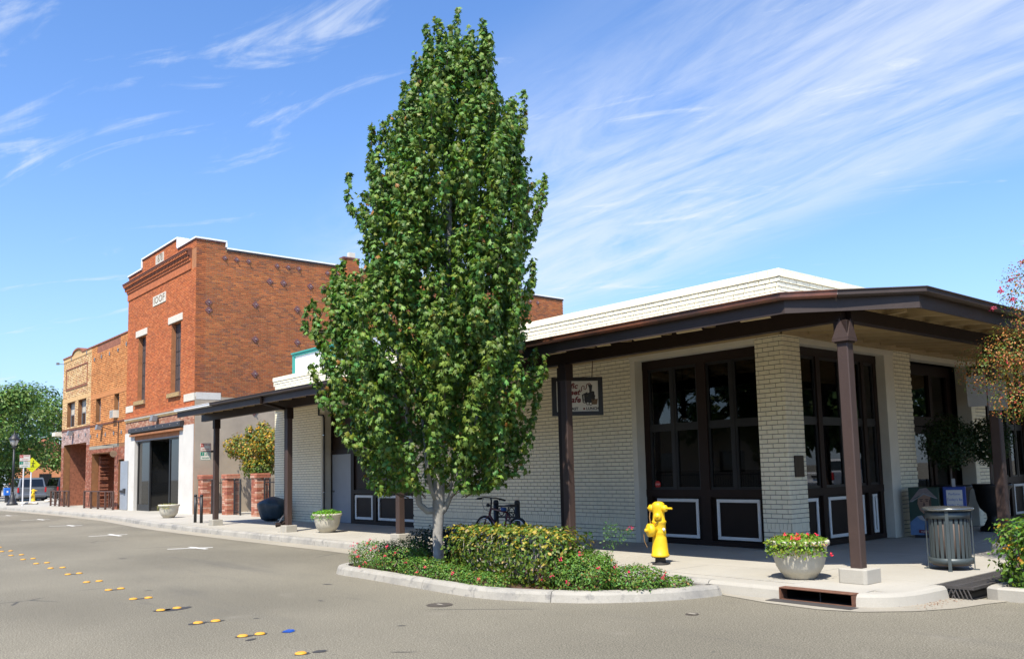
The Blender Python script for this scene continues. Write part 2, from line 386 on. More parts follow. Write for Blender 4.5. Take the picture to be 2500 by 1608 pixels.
def brick_mesh(rects, axis, face, sgn, depth, jit=.002, colf=None):
    """joined brick pieces: five faces each, standing proud of a wall plane"""
    mb = MB(); n = len(rects)
    r = np.array([q[:4] for q in rects]); pr = depth + rng.uniform(-jit, jit, n)
    V = np.zeros((n, 8, 3)); ui, wi = (0, 1) if axis == 'y' else (1, 0)
    for i, (u, zc, d) in enumerate([(0, 2, 0), (1, 2, 0), (1, 3, 0), (0, 3, 0), (0, 2, 1), (1, 2, 1), (1, 3, 1), (0, 3, 1)]):
        V[:, i, ui] = r[:, u]; V[:, i, 2] = r[:, zc]; V[:, i, wi] = face + sgn * (pr if d else -.004)
    F = np.array([(4, 5, 6, 7), (0, 1, 5, 4), (1, 2, 6, 5), (2, 3, 7, 6), (3, 0, 4, 7)])
    if (axis == 'y') == (sgn > 0): F = F[:, ::-1]
    A = (F[None] + (np.arange(n) * 8)[:, None, None]).reshape(-1, 4)
    mb.v = [tuple(p) for p in V.reshape(-1, 3)]; mb.f = [tuple(int(x) for x in q) for q in A]
    if colf is not None:
        for q in rects:
            c = colf(q); mb.c += [c] * 5
    return mb
def wall_cells(mb, axis, u0, u1, z0, z1, w0, w1, holes=()):
    us = sorted({u0, u1, *[min(max(h[i], u0), u1) for h in holes for i in (0, 1)]}); zs = sorted({z0, z1, *[min(max(h[i], z0), z1) for h in holes for i in (2, 3)]})
    for a, b in zip(us, us[1:]):
        run = None
        for p, q in zip(zs, zs[1:]):
            hole = any(h[0] < (a + b) / 2 < h[1] and h[2] < (p + q) / 2 < h[3] for h in holes)
            if hole:
                if run: (mb.bx(a, b, w0, w1, *run) if axis == 'y' else mb.bx(w0, w1, a, b, *run))
                run = None
            else: run = (run[0], q) if run else (p, q)
        if run: (mb.bx(a, b, w0, w1, *run) if axis == 'y' else mb.bx(w0, w1, a, b, *run))
    return mb
def chaikin(p, n=2, closed=False):
    for _ in range(n):
        q = []; m = len(p)
        for i in range(m if closed else m - 1):
            a, b = p[i], p[(i + 1) % m]
            q += [(a[0] * .75 + b[0] * .25, a[1] * .75 + b[1] * .25), (a[0] * .25 + b[0] * .75, a[1] * .25 + b[1] * .75)]
        p = q if closed else [p[0]] + q + [p[-1]]
    return p
def offset(p, d, closed=False):                        # offset a polyline to its left
    out = []; m = len(p)
    for i in range(m):
        a = p[i - 1] if (i or closed) else p[i]; b = p[(i + 1) % m] if (i < m - 1 or closed) else p[i]
        t = Vector((b[0] - a[0], b[1] - a[1])).normalized(); out.append((p[i][0] - t.y * d, p[i][1] + t.x * d))
    return out
def sweep(name, m, parent, path, prof, smooth=False):  # profile (offset left, z) swept on a ground polyline
    mb = MB(); k = len(prof); rows = [offset(path, o) for o, _ in prof]; n = len(path)
    v = [(rows[j][i][0], rows[j][i][1], prof[j][1]) for i in range(n) for j in range(k)]
    f = [(i * k + j, i * k + (j + 1) % k, (i + 1) * k + (j + 1) % k, (i + 1) * k + j) for i in range(n - 1) for j in range(k)]
    f += [tuple(range(k))[::-1], tuple(range((n - 1) * k, n * k))]
    mb.add(v, [q[::-1] for q in f]); return mb.build(name, m, parent, smooth)
def resample(p, step):
    out = [p[0]]; acc = 0.
    for a, b in zip(p, p[1:]):
        d = math.dist(a, b); 
        if d < 1e-6: continue
        t = step - acc
        while t <= d: out.append((a[0] + (b[0] - a[0]) * t / d, a[1] + (b[1] - a[1]) * t / d)); t += step
        acc = (acc + d) % step
    return out + [p[-1]]
def leaf_mesh(name, tv, tf, pos, nrm, size, cols, m='leaf', parent=None, spin=None, droop=.0):
    """scatter a small leaf template: pos (n,3), outward normals, sizes, colours"""
    pos = np.asarray(pos, float); n = len(pos); tv = np.asarray(tv, float); nrm = np.asarray(nrm, float)
    nrm = nrm / np.maximum(np.linalg.norm(nrm, axis=1, keepdims=True), 1e-6)
    r = rng.normal(size=(n, 3)); 
    if droop: r[:, 2] -= droop
    a = r - nrm * (r * nrm).sum(1, keepdims=True); a /= np.maximum(np.linalg.norm(a, axis=1, keepdims=True), 1e-6)
    b = np.cross(nrm, a); sz = np.asarray(size).reshape(-1, 1, 1)
    V = (tv[None, :, 1:2] * a[:, None] + tv[None, :, 0:1] * b[:, None] + tv[None, :, 2:3] * nrm[:, None]) * sz + pos[:, None]
    o = ORG[parent.name] if parent is not None else Vector((0, 0, 0))
    V = (V - np.array(o)).reshape(-1, 3).astype(np.float32); k = len(tv); tl = len(tf); fl = len(tf[0])
    F = (np.array(tf)[None] + (np.arange(n) * k)[:, None, None]).reshape(-1)
    me = bpy.data.meshes.new(name); me.vertices.add(len(V)); me.vertices.foreach_set('co', V.ravel())
    me.loops.add(len(F)); me.loops.foreach_set('vertex_index', F.astype(np.int32)); nf = n * tl
    me.polygons.add(nf); me.polygons.foreach_set('loop_start', np.arange(nf, dtype=np.int32) * fl)
    at = me.attributes.new('Col', 'FLOAT_COLOR', 'FACE'); c = np.ones((nf, 4), np.float32); c[:, :3] = np.repeat(np.asarray(cols), tl, axis=0)
    at.data.foreach_set('color', c.ravel()); me.materials.append(MAT[m]); me.update(); me.validate()
    ob = bpy.data.objects.new(name, me); COL.objects.link(ob); ORG[ob.name] = o
    if parent is not None: ob.parent = parent
    return ob
OVAL = ([(0, 0, 0), (.28, .35, .06), (0, 1, 0), (-.28, .35, .06), (0, .4, -.03)], [(0, 1, 4), (1, 2, 4), (2, 3, 4), (3, 0, 4)])
def _maple():
    pts = [(0, 0)]
    for a, r in [(205, .32), (150, .62), (118, .34), (62, .34), (30, .62), (-25, .32)][::-1]: pass
    o = [(0, -.05)]
    for ang, r in [(-35, .34), (5, .62), (28, .42), (48, .84), (70, .50), (90, 1.0), (110, .50), (132, .84), (152, .42), (175, .62), (215, .34)]:
        o.append((r * math.cos(rad(ang)), .30 + r * math.sin(rad(ang)) * .78))
    v = [(0, .30, .05)] + [(x * .82, y, -.30 * abs(x) - .10 * y * y) for x, y in o]; n = len(o)
    return v, [(0, i + 1, (i + 1) % n + 1) for i in range(n)]
MAPLE = _maple()
def hue(base, n, dv=.25, dh=.15):
    b = np.array(base)[None] * np.ones((n, 1)); k = rng.uniform(1 - dv, 1 + dv, (n, 1)); h = rng.normal(0, dh, (n, 1))
    return np.clip(b * k * np.hstack([1 + h, np.ones((n, 1)), 1 - h * .6]), .002, 1)
# ================================================================== GROUND
X0, Y0, G = -8.45, 13.37, .15
road = struct(MB().add([(-700, -500, 0), (500, -500, 0), (500, 700, 0), (-700, 700, 0)], [(0, 1, 2, 3)]).build('road', 'asphalt'))
KERB = [(-150, 11.3), (-62, 10.75), (-46, 10.95), (-38, 10.80), (-31, 10.12), (-27, 9.93), (-22, 9.84), (-17, 9.82), (-13, 9.62), (-7.3, 9.50)]
KERB_R = [(-5.27, 9.56), (-5.06, 9.68), (-4.90, 9.92), (-4.82, 10.25), (-4.80, 10.84)]
kprof = [(-.03, -.03), (0, .11), (.025, .142), (.06, .15), (.155, .15), (.155, -.03)]
kerb = bpy.data.objects.new('kerb', None); COL.objects.link(kerb); struct(kerb); ORG['kerb'] = Vector((0, 0, 0))
kp = resample(KERB, .5)
def seg_at(path, step, gap=.012):
    d = [0.]
    for a, b in zip(path, path[1:]): d.append(d[-1] + math.dist(a, b))
    def at(t):
        for i in range(len(path) - 1):
            if d[i + 1] >= t: 
                k = (t - d[i]) / max(d[i + 1] - d[i], 1e-6); return (path[i][0] + (path[i + 1][0] - path[i][0]) * k, path[i][1] + (path[i + 1][1] - path[i][1]) * k)
        return path[-1]
    out = []; t = 0.
    while t < d[-1] - .2:
        e = min(t + step, d[-1]); q = [at(t + gap / 2)] + [path[i] for i in range(len(path)) if t + .05 < d[i] < e - .05] + [at(e - gap / 2)]
        out.append(q); t = e
    return out
for q in seg_at(kp, 3.05): sweep('kerb_segment', 'kerb', kerb, q, kprof)
for q in [[(-7.29, 9.50), (-6.8, 9.505), (-6.235, 9.52)], chaikin(KERB_R, 2)]: sweep('kerb_segment', 'concrete', kerb, q, kprof)
# gutter pans
gp = [q for q in kp if -150 < q[0] < -13.2]; g2 = offset(gp, -.03); g1 = offset(gp, -.55)
mb = MB()
for i in range(len(gp) - 1): mb.add([(*g1[i], .005), (*g1[i + 1], .005), (*g2[i + 1], .007), (*g2[i], .007)], [(0, 1, 2, 3)])
struct(mb.build('gutter', 'gutter', None))
gin = [(-7.0, 9.46), (-6.2, 9.48), (-5.27, 9.52)] + chaikin(KERB_R, 2)[1:] + [(-4.5, 11.0), (-4.2, 11.08)]
gout = [(-7.0, 9.36), (-6.2, 9.17), (-5.5, 9.12), (-5.06, 9.27), (-4.65, 9.69), (-4.41, 10.16), (-4.31, 10.64), (-4.2, 11.0)]
struct(MB().add([(*q, .006) for q in gout + gin[::-1]], [tuple(range(len(gin) + len(gout)))]).build('gutter', 'gutter'))
# pavement: a bed, and the concrete bays nearest the camera laid one by one
inn = offset(kp, .16)
base = MB(); far = [q for q in inn if q[0] <= -30]; near = [q for q in inn if q[0] > -30.6]
base.prism(far + [(far[-1][0], 40), (-150, 40)], -.05, .15)
base.prism([(far[-1][0] + .005, 40)] + [(far[-1][0] + .005, far[-1][1])] + near[1:] + [(-6.24, 9.70), (-6.24, 10.05), (-5.26, 10.05), (-5.26, 9.74), (-5.1, 9.82), (-4.98, 10.05), (-4.955, 10.85), (-4.955, 40)], -.05, .140)
pav = struct(base.build('pavement', 'concrete'))
CLIP = [(-30.2, 10.22), (-27, 10.09), (-22, 10.0), (-17, 9.98), (-7.5, 9.68), (-5.30, 9.73), (-5.12, 9.86), (-5.0, 10.07), (-4.965, 10.4), (-4.96, 26), (-30.2, 26)]
def clip_poly(sub, cl):
    for i in range(len(cl)):
        a, b = cl[i], cl[(i + 1) % len(cl)]; out = []
        ins = lambda p: (b[0] - a[0]) * (p[1] - a[1]) - (b[1] - a[1]) * (p[0] - a[0]) >= -1e-9
        for j in range(len(sub)):
            p, q = sub[j], sub[(j + 1) % len(sub)]; ip, iq = ins(p), ins(q)
            if ip: out.append(p)
            if ip != iq:
                d1 = (b[0] - a[0]) * (p[1] - a[1]) - (b[1] - a[1]) * (p[0] - a[0]); d2 = (b[0] - a[0]) * (q[1] - a[1]) - (b[1] - a[1]) * (q[0] - a[0])
                t = d1 / (d1 - d2); out.append((p[0] + (q[0] - p[0]) * t, p[1] + (q[1] - p[1]) * t))
        sub = out
        if len(sub) < 3: return []
    return sub
xs = [-4.96 - 1.72 * i for i in range(16)]; ys = [9.55, 11.0, 12.55, 14.1, 15.7, 17.3, 18.9, 20.5, 22.1, 23.7, 25.3]
DR = [(-6.26, 10.07), (-5.24, 10.07)]
for i in range(15):
    for j in range(10):
        a, b, c, d = xs[i + 1], xs[i], ys[j], ys[j + 1]
        if a < -8.4 and c > 13.9 and not (b < -28.6 and c < 17): continue
        gsz = .004
        cells = [(a + gsz, b - gsz, c + gsz, d - gsz)]
        if a < -6.26 < b and c < 10 < d: cells = [(a + gsz, -6.27, c + gsz, d - gsz), (-6.265, b - gsz, 10.07, d - gsz)]
        elif a < -5.24 < b and c < 10 < d: cells = [(a + gsz, -5.25, 10.07, d - gsz), (-5.245, b - gsz, c + gsz, d - gsz)]
        if a < -6.26 and b > -5.24 and c < 10: cells = [(a + gsz, -6.27, c + gsz, d - gsz), (-6.265, -5.25, 10.07, d - gsz), (-5.245, b - gsz, c + gsz, d - gsz)]
        for e in cells:
            pl = clip_poly([(e[0], e[2]), (e[1], e[2]), (e[1], e[3]), (e[0], e[3])], CLIP)
            if len(pl) > 2: MB().prism(pl, .138, .150 + random.uniform(-.001, .001)).build('paving_slab', 'concrete', pav)
# road paint, tar and markers
for (a, b, c, d) in [((-49.4, 8.65), (-49.1, 9.4), (-49.9, 9.0), (-48.9, 9.03)), ((-42.64, 8.28), (-42.3, 9.32), (-42.95, 8.98), (-41.77, 8.97)), ((-35.79, 7.86), (-35.16, 8.84), (-35.78, 8.49), (-34.81, 8.47)), ((-27.97, 7.21), (-27.84, 8.26), (-28.42, 7.9), (-27.22, 7.89)), ((-21.05, 7.15), (-20.59, 8.05), (-21.18, 7.72), (-20.23, 7.77))]:
    mb = MB()
    for p, q, w, z in ((a, b, .05, .004), (c, d, .055, .0055)):
        t = Vector((q[0] - p[0], q[1] - p[1])).normalized(); nx = (-t.y * w, t.x * w)
        mb.add([(p[0] - nx[0], p[1] - nx[1], z), (q[0] - nx[0], q[1] - nx[1], z), (q[0] + nx[0], q[1] + nx[1], z), (p[0] + nx[0], p[1] + nx[1], z)], [(3, 2, 1, 0)] if False else [(0, 1, 2, 3)])
    mb.build('parking_mark', 'paint_white', road)
def blob(x, y, rx, ry, rz, z, n=18, j=.18, seed=0):
    r = random.Random(seed); P = []
    for i in range(n):
        t = 2 * math.pi * i / n; k = 1 + r.uniform(-j, j); u, v = rx * k * math.cos(t), ry * k * math.sin(t)
        P.append((x + u * math.cos(rz) - v * math.sin(rz), y + u * math.sin(rz) + v * math.cos(rz), z))
    return MB().add(P, [tuple(range(n))])
for i, (x, y, rx, ry, a) in enumerate([(-11.40, 4.0, .13, .30, .2), (-11.43, 3.83, .10, .16, 0), (-10.1, 3.79, .10, .16, 0), (-10.07, 4.0, .07, .12, .1), (-12.76, 4.0, .05, .2, 0), (-8.91, 3.82, .08, .13, 0), (-8.89, 4.0, .07, .11, 0), (-8.68, 3.80, .05, .10, .4), (-7.63, 3.84, .07, .11, 0), (-7.61, 4.01, .08, .10, 0), (-8.8, 4.27, .07, .10, 0), (-17.05, 4.17, .05, .2, 0), (-14.1, 4.03, .05, .18, 0)]):
    blob(x, y, rx * .72, ry * .72, a, .004, seed=i).build('tar_patch', 'tar', road)
for i, (x, y, rx, ry, a) in enumerate([(-13.6, 4.35, .06, .02, 1.3), (-9.9, 4.4, .04, .015, 1.), (-10.6, 5.6, .05, .02, .3), (-8.2, 5.3, .04, .02, .8), (-12.1, 6.5, .07, .03, .9), (-7.0, 4.55, .14, .008, .8), (-19.5, 5.7, .08, .04, .9)]):
    blob(x, y, rx, ry, a, .003, 12, .35, seed=50 + i).build('tar_patch', 'tar', road)
dots = [(-25.6, 4.3), (-25.6, 4.5), (-24.01, 4.27), (-24.02, 4.46), (-22.52, 4.19), (-22.52, 4.4), (-21.12, 4.16), (-21.16, 4.36), (-19.81, 4.14), (-19.83, 4.34), (-18.52, 4.12), (-18.45, 4.31), (-17.04, 4.07), (-17.06, 4.26), (-15.48, 3.98), (-15.48, 4.17), (-14.12, 3.94), (-14.14, 4.12), (-12.78, 3.89), (-12.74, 4.08), (-11.42, 3.81), (-11.44, 4.02), (-10.10, 3.79), (-10.07, 3.98), (-8.91, 3.81), (-8.89, 3.99), (-7.64, 3.83)]
dm = MB().lathe([(.056, 0), (.056, .003), (.050, .010), (.038, .0155), (.02, .018), (.004, .0185)], 20)
ORD = ['', 'second', 'third', 'fourth', 'fifth', 'sixth', 'seventh', 'eighth', 'ninth', 'tenth', 'eleventh', 'twelfth', 'thirteenth', 'fourteenth']
for i, (x, y) in enumerate(dots):
    if i == 0:
        d0 = dm.build('road_marker', 'marker_yellow', None, True); o = d0
    else: o = d0.copy(); COL.objects.link(o)
    o.location = (x, y, .0045); o.rotation_euler.z = random.uniform(0, 6); k = 13 - i // 2
    lab = 'single round yellow road marker nearest the bottom edge, beside a bare tar disc' if k == 0 else '%s round yellow marker of the %s row up the road from the bottom edge' % ('left' if i % 2 == 0 else 'right', ORD[k])
    tag(o, lab, 'road marker', 'yellow markers along the road centre line')
mk = MB().ext_y([(-.05, .004), (.05, .004), (.032, .019), (-.032, .019)], -.05, .05); o = mk.build('road_marker', 'marker_blue'); o.location = (-8.8, 4.27, .0045); o.rotation_euler.z = .6
tag(o, 'small square blue reflective road marker lying alone on the asphalt', 'road marker')
# iron covers
def cover(x, y, r, label):
    t = thing('utility_cover', label, 'manhole cover', (x, y, 0))
    MB().lathe([(r, 0), (r, .006), (r * .9, .007)], 28, Matrix.Translation((x, y, 0))).build('frame', 'cover_iron', t)
    MB().lathe([(r * .86, .0075), (r * .86, .010), (.01, .010)], 28, Matrix.Translation((x, y, 0))).build('lid', 'cover_iron', t)
    MB().bx(x - .05, x + .05, y - .018, y + .018, .0105, .013, Matrix.Translation((0, 0, 0))).build('lug', 'gutter', t)
cover(-9.09, 6.44, .165, 'dark round iron utility cover in the road below the planting island')
cover(-6.34, 7.94, .075, 'small faint round cover in the asphalt below the storm drain corner')
# storm drain in the kerb
t = thing('storm_drain', 'rusty framed storm drain opening in the kerb below the flower bowl', 'storm drain', (-5.75, 9.6, 0))
for a in (-6.235, -5.290): box('jamb', 'rust', t, a, a + .025, 9.50, 9.64, -.02, .135)
box('lid_plate', 'concrete', t, -6.26, -5.25, 9.645, 10.065, .135, .1505)
box('lintel', 'rust', t, -6.235, -5.265, 9.495, 9.64, .136, .154, bevel=.006)
mb = MB(); mb.bx(-6.235, -5.265, 9.95, 10.0, -.5, .13); mb.bx(-6.235, -6.225, 9.64, 9.95, -.5, .13); mb.bx(-5.275, -5.265, 9.64, 9.95, -.5, .13); mb.build('chamber', 'void', t)
box('floor_plate', 'void', t, -6.21, -5.29, 9.53, 9.945, -.03, .009)
box('sill_plate', 'iron_grate', t, -6.3, -5.2, 9.30, 9.485, .007, .012); box('sill_edge', 'rust', t, -6.21, -5.29, 9.50, 9.525, -.02, .016)
MB().tube([(-5.74, 9.60, .01), (-5.74, 9.60, .135)], .008, 8).build('bar', 'iron_grate', t)
# trench grate
t = thing('trench_grate', 'dark slotted iron trench grate beside the right hedge kerb', 'grate', (-4.72, 12.2, .0))
for k in range(3):
    a = 10.86 + k * .94; mb = MB()
    mb.bx(-4.93, -4.89, a, a + .92, .12, .153); mb.bx(-4.54, -4.50, a, a + .92, .12, .153); mb.bx(-4.89, -4.54, a, a + .04, .12, .153); mb.bx(-4.89, -4.54, a + .88, a + .92, .12, .153); mb.bx(-4.73, -4.70, a + .04, a + .88, .12, .1525)
    mb.build('plate', 'iron_grate', t)
    for i in range(20):
        y = a + .06 + i * .0415; mb = MB()
        mb.add([(-4.89, y, .125), (-4.73, y + .03, .125), (-4.73, y + .046, .125), (-4.89, y + .016, .125), (-4.89, y, .151), (-4.73, y + .03, .151), (-4.73, y + .046, .151), (-4.89, y + .016, .151)], [(0, 3, 2, 1), (4, 5, 6, 7), (0, 1, 5, 4), (1, 2, 6, 5), (2, 3, 7, 6), (3, 0, 4, 7)])
        mb.add([(-4.70, y + .03, .125), (-4.54, y, .125), (-4.54, y + .016, .125), (-4.70, y + .046, .125), (-4.70, y + .03, .151), (-4.54, y, .151), (-4.54, y + .016, .151), (-4.70, y + .046, .151)], [(0, 3, 2, 1), (4, 5, 6, 7), (0, 1, 5, 4), (1, 2, 6, 5), (2, 3, 7, 6), (3, 0, 4, 7)])
        mb.build('bar', 'iron_grate', t)
mb = MB()
for i in range(9): mb.tube([(-4.90 + i * .048, 10.85, .0), (-4.90 + i * .048 + (.05 if i < 4 else -.05), 10.85, .12)], .008, 6)
mb.build('end_screen', 'iron_grate', t)
box('channel', 'void', t, -4.93, -4.50, 10.9, 13.7, .005, .012)
# planting island
ISL = chaikin([(-13.25, 7.25), (-12.4, 7.26), (-11.15, 7.20), (-9.5, 7.12), (-8.87, 7.20), (-8.2, 7.5), (-7.68, 7.86), (-7.19, 8.55), (-6.99, 9.2), (-7.0, 9.44), (-8.0, 9.45), (-12.7, 9.5), (-13.45, 9.15), (-13.72, 8.4), (-13.66, 7.65)], 2, True)
isl = bpy.data.objects.new('island_kerb', None); COL.objects.link(isl); struct(isl); ORG['island_kerb'] = Vector((0, 0, 0))
ip = ISL + [ISL[0]]
for q in seg_at(ip, 2.4, .008): sweep('kerb_segment', 'kerb', isl, q, [(-.03, -.02), (0, .09), (.025, .122), (.06, .13), (.17, .13), (.17, -.02)])
struct(MB().prism(offset(ISL, .168, True), -.02, .095).build('planting_bed', 'soil'))
# right-hand planting bed kerb
RK = [(-4.47, 17), (-4.47, 11.25), (-4.44, 11.08), (-4.3, 11.02), (-2.0, 11.12), (14, 11.5)]
rk = bpy.data.objects.new('bed_kerb', None); COL.objects.link(rk); struct(rk); ORG['bed_kerb'] = Vector((0, 0, 0))
for q in seg_at(RK, 1.9, .01): sweep('kerb_segment', 'concrete', rk, q, [(-.0, -.02), (0, .13), (.02, .15), (.15, .15), (.15, -.02)])
struct(MB().prism([(-4.31, 17), (-4.31, 11.18), (-2, 11.28), (14, 11.66), (14, 17)], -.02, .10).build('planting_bed', 'soil'))
# ================================================================== CAFE (white painted brick)
cafe = thing('cafe_building', 'single storey white painted brick cafe on the street corner', 'building', (-18, 16, G))
WTOP = 4.62
FH = [(-25.29, -20.02, 0, 3.86), (-12.0, -9.0, 0, 3.86)]           # openings in the street front (x0, x1, z0, z1)
SH = [(13.91, 17.36, 0, 3.86), (18.11, 21.0, 0, 3.86), (21.75, 24.6, 0, 3.86)]   # openings in the side front (y)
mb = MB(); wall_cells(mb, 'y', -28.65, X0, 0, 4.99, Y0, Y0 + .32, FH)
mb.build('front_wall', 'white_mortar', cafe)
mb = MB(); wall_cells(mb, 'x', Y0 + .322, 34, 0, 4.99, X0 - .32, X0, SH)
mb.build('side_wall', 'white_mortar', cafe); box('party_wall', 'white_mortar', cafe, -28.65, -28.35, Y0 + .322, 30, 0, 4.99)
box('roof_deck', 'roof', cafe, -28.34, X0 - .33, Y0 + .33, 30, 4.5, 4.6)
BL, BH, BJ = .222, .0811, .0125
def soldiers(u0, u1, z0, z1, w, holes):
    out = []
    for p, q in cut([(u0, u1)], [(h[0], h[1]) for h in holes if h[2] < (z0 + z1) / 2 < h[3]]):
        n = max(1, round((q - p) / w)); s = (q - p) / n
        out += [(p + i * s, p + (i + 1) * s - .009, z0, z1 - .009, False) for i in range(n)]
    return out
Z1 = .15 + .375; Z2 = Z1 + .112
fr = lay_bricks(-28.65, X0, .15, Z1, BL, BH, BJ, FH) + soldiers(-28.65, X0, Z1, Z2, .0745, FH) + lay_bricks(-28.65, X0, Z2, 4.76, BL, BH, BJ, FH, phase=.05)
sr = lay_bricks(Y0, 34, .15, Z1, BL, BH, BJ, SH) + soldiers(Y0, 34, Z1, Z2, .0745, SH) + lay_bricks(Y0, 34, Z2, 4.76, BL, BH, BJ, SH, phase=.16)
par = []                                                              # parapet courses: (rects, axis, proud)
pf1 = lay_bricks(-28.67, X0 + .02, 4.765, 4.85, BL, BH, BJ); pf2 = lay_bricks(-28.69, X0 + .04, 4.848, 4.93, BL, BH, BJ, phase=.11)
pf3 = soldiers(-28.72, X0 + .065, 4.932, 5.06, .0755, [])
ps1 = lay_bricks(Y0 - .02, 34, 4.765, 4.85, BL, BH, BJ); ps2 = lay_bricks(Y0 - .04, 34, 4.848, 4.93, BL, BH, BJ, phase=.11); ps3 = soldiers(Y0 - .065, 34, 4.932, 5.06, .0755, [])
# bricks that show largest become pieces of their own, the rest stays one relief
cand = [('y', q, .012) for q in fr if q[4] and not (q[0] < -14)] + [('x', q, .012) for q in sr if q[4] and q[0] < 14.2] + [('y', q, .026) for q in pf1 if q[4] and q[1] > -12]
def dist(c):
    q = c[1]; u = (q[0] + q[1]) / 2; z = (q[2] + q[3]) / 2; vis = 0 if (c[0] == 'y' and (z < 3.8 or z > 4.6)) or c[0] == 'x' else 20
    return (math.dist((u, Y0, z), (0, 0, 1.65)) if c[0] == 'y' else math.dist((X0, u, z), (0, 0, 1.65)) + 4) + vis
cand.sort(key=dist); pick = cand[:300]; pk = {(c[0], c[1]) for c in pick}
def one(axis, d):
    m = MB(); w, h = BL - BJ, BH - BJ
    if axis == 'y': m.bx(-w / 2, w / 2, -d, .003, -h / 2, h / 2)
    else: m.bx(-.003, d, -w / 2, w / 2, -h / 2, h / 2)
    me = bpy.data.meshes.new('brick'); me.from_pydata(m.v, [], m.f); me.materials.append(MAT['white_brick']); return me
protos = {}
OC = Vector((-18, 16, G))
for a, q, d in pick:
    if (a, d) not in protos: protos[(a, d)] = one(a, d)
    o = bpy.data.objects.new('brick', protos[(a, d)]); COL.objects.link(o); o.parent = cafe
    u, z = (q[0] + q[1]) / 2, (q[2] + q[3]) / 2; e = random.uniform(-.002, .002)
    o.location = (Vector((u, Y0 + e, z)) if a == 'y' else Vector((X0 + e, u, z))) - OC
rest = MB()
for rects, ax, fc, sg, d in ((([q for q in fr if ('y', q) not in pk]), 'y', Y0, -1, .012), ([q for q in sr if ('x', q) not in pk], 'x', X0, 1, .012),
                             ([q for q in pf1 if ('y', q) not in pk], 'y', Y0, -1, .026), (pf2, 'y', Y0, -1, .042), (pf3, 'y', Y0, -1, .066), (ps1, 'x', X0, 1, .026), (ps2, 'x', X0, 1, .042), (ps3, 'x', X0, 1, .066)):
    b = brick_mesh(rects, ax, fc, sg, d); rest.add(b.v, b.f)
stuff(rest.build('brickwork', 'white_brick', cafe))
mb = MB(); mb.bx(-28.72, X0 + .066, Y0 - .064, Y0 + .32, 5.052, 5.068); mb.bx(X0 - .32, X0 + .066, Y0 + .321, 34, 5.052, 5.068); mb.build('parapet_cap', 'white_brick', cafe)
mb = MB(); mb.bx(-28.72, -28.66, Y0 - .03, Y0 + .3, 4.77, 5.05); mb.build('parapet_end', 'white_brick', cafe)
# cream heads over the openings and a dotted vent strip
for k, (a, b, c, d) in enumerate([(-12.0, -9.0, Y0 - .03, Y0 + .2), (-25.29, -20.02, Y0 - .03, Y0 + .2)]): box('head_trim', 'cream_trim', cafe, a, b, c, d, 3.80, 3.90)
for a, b in ((13.91, 17.36), (18.11, 21.0), (21.75, 24.6)): box('head_trim', 'cream_trim', cafe, X0 - .2, X0 + .03, a, b, 3.78, 3.88)
box('ledger', 'cream', cafe, -28.6, X0 + .05, Y0 - .06, Y0 - .013, 3.90, 4.12); box('ledger', 'cream', cafe, X0 + .013, X0 + .06, Y0 - .06, 25, 3.90, 4.12)
for x in (-12.0, ): box('reveal', 'cream_trim', cafe, x - .006, x + .12, Y0 - .006, Y0 + .30, .15, 3.80)
box('reveal', 'cream_trim', cafe, -25.29, -25.05, Y0 - .006, Y0 + .28, .15, 3.80)
box('reveal', 'cream_trim', cafe, X0 - .30, X0 + .008, 17.0, 17.37, .15, 3.78)
box('reveal', 'cream_trim', cafe, X0 - .30, X0 + .008, 20.98, 21.2, .15, 3.78)
box('interior', 'void', cafe, -28.3, X0 - .8, Y0 + 1.0, Y0 + 1.05, .14, 4.4); box('interior', 'void', cafe, X0 - .85, X0 - .8, Y0 + 1.06, 30, .14, 4.4)
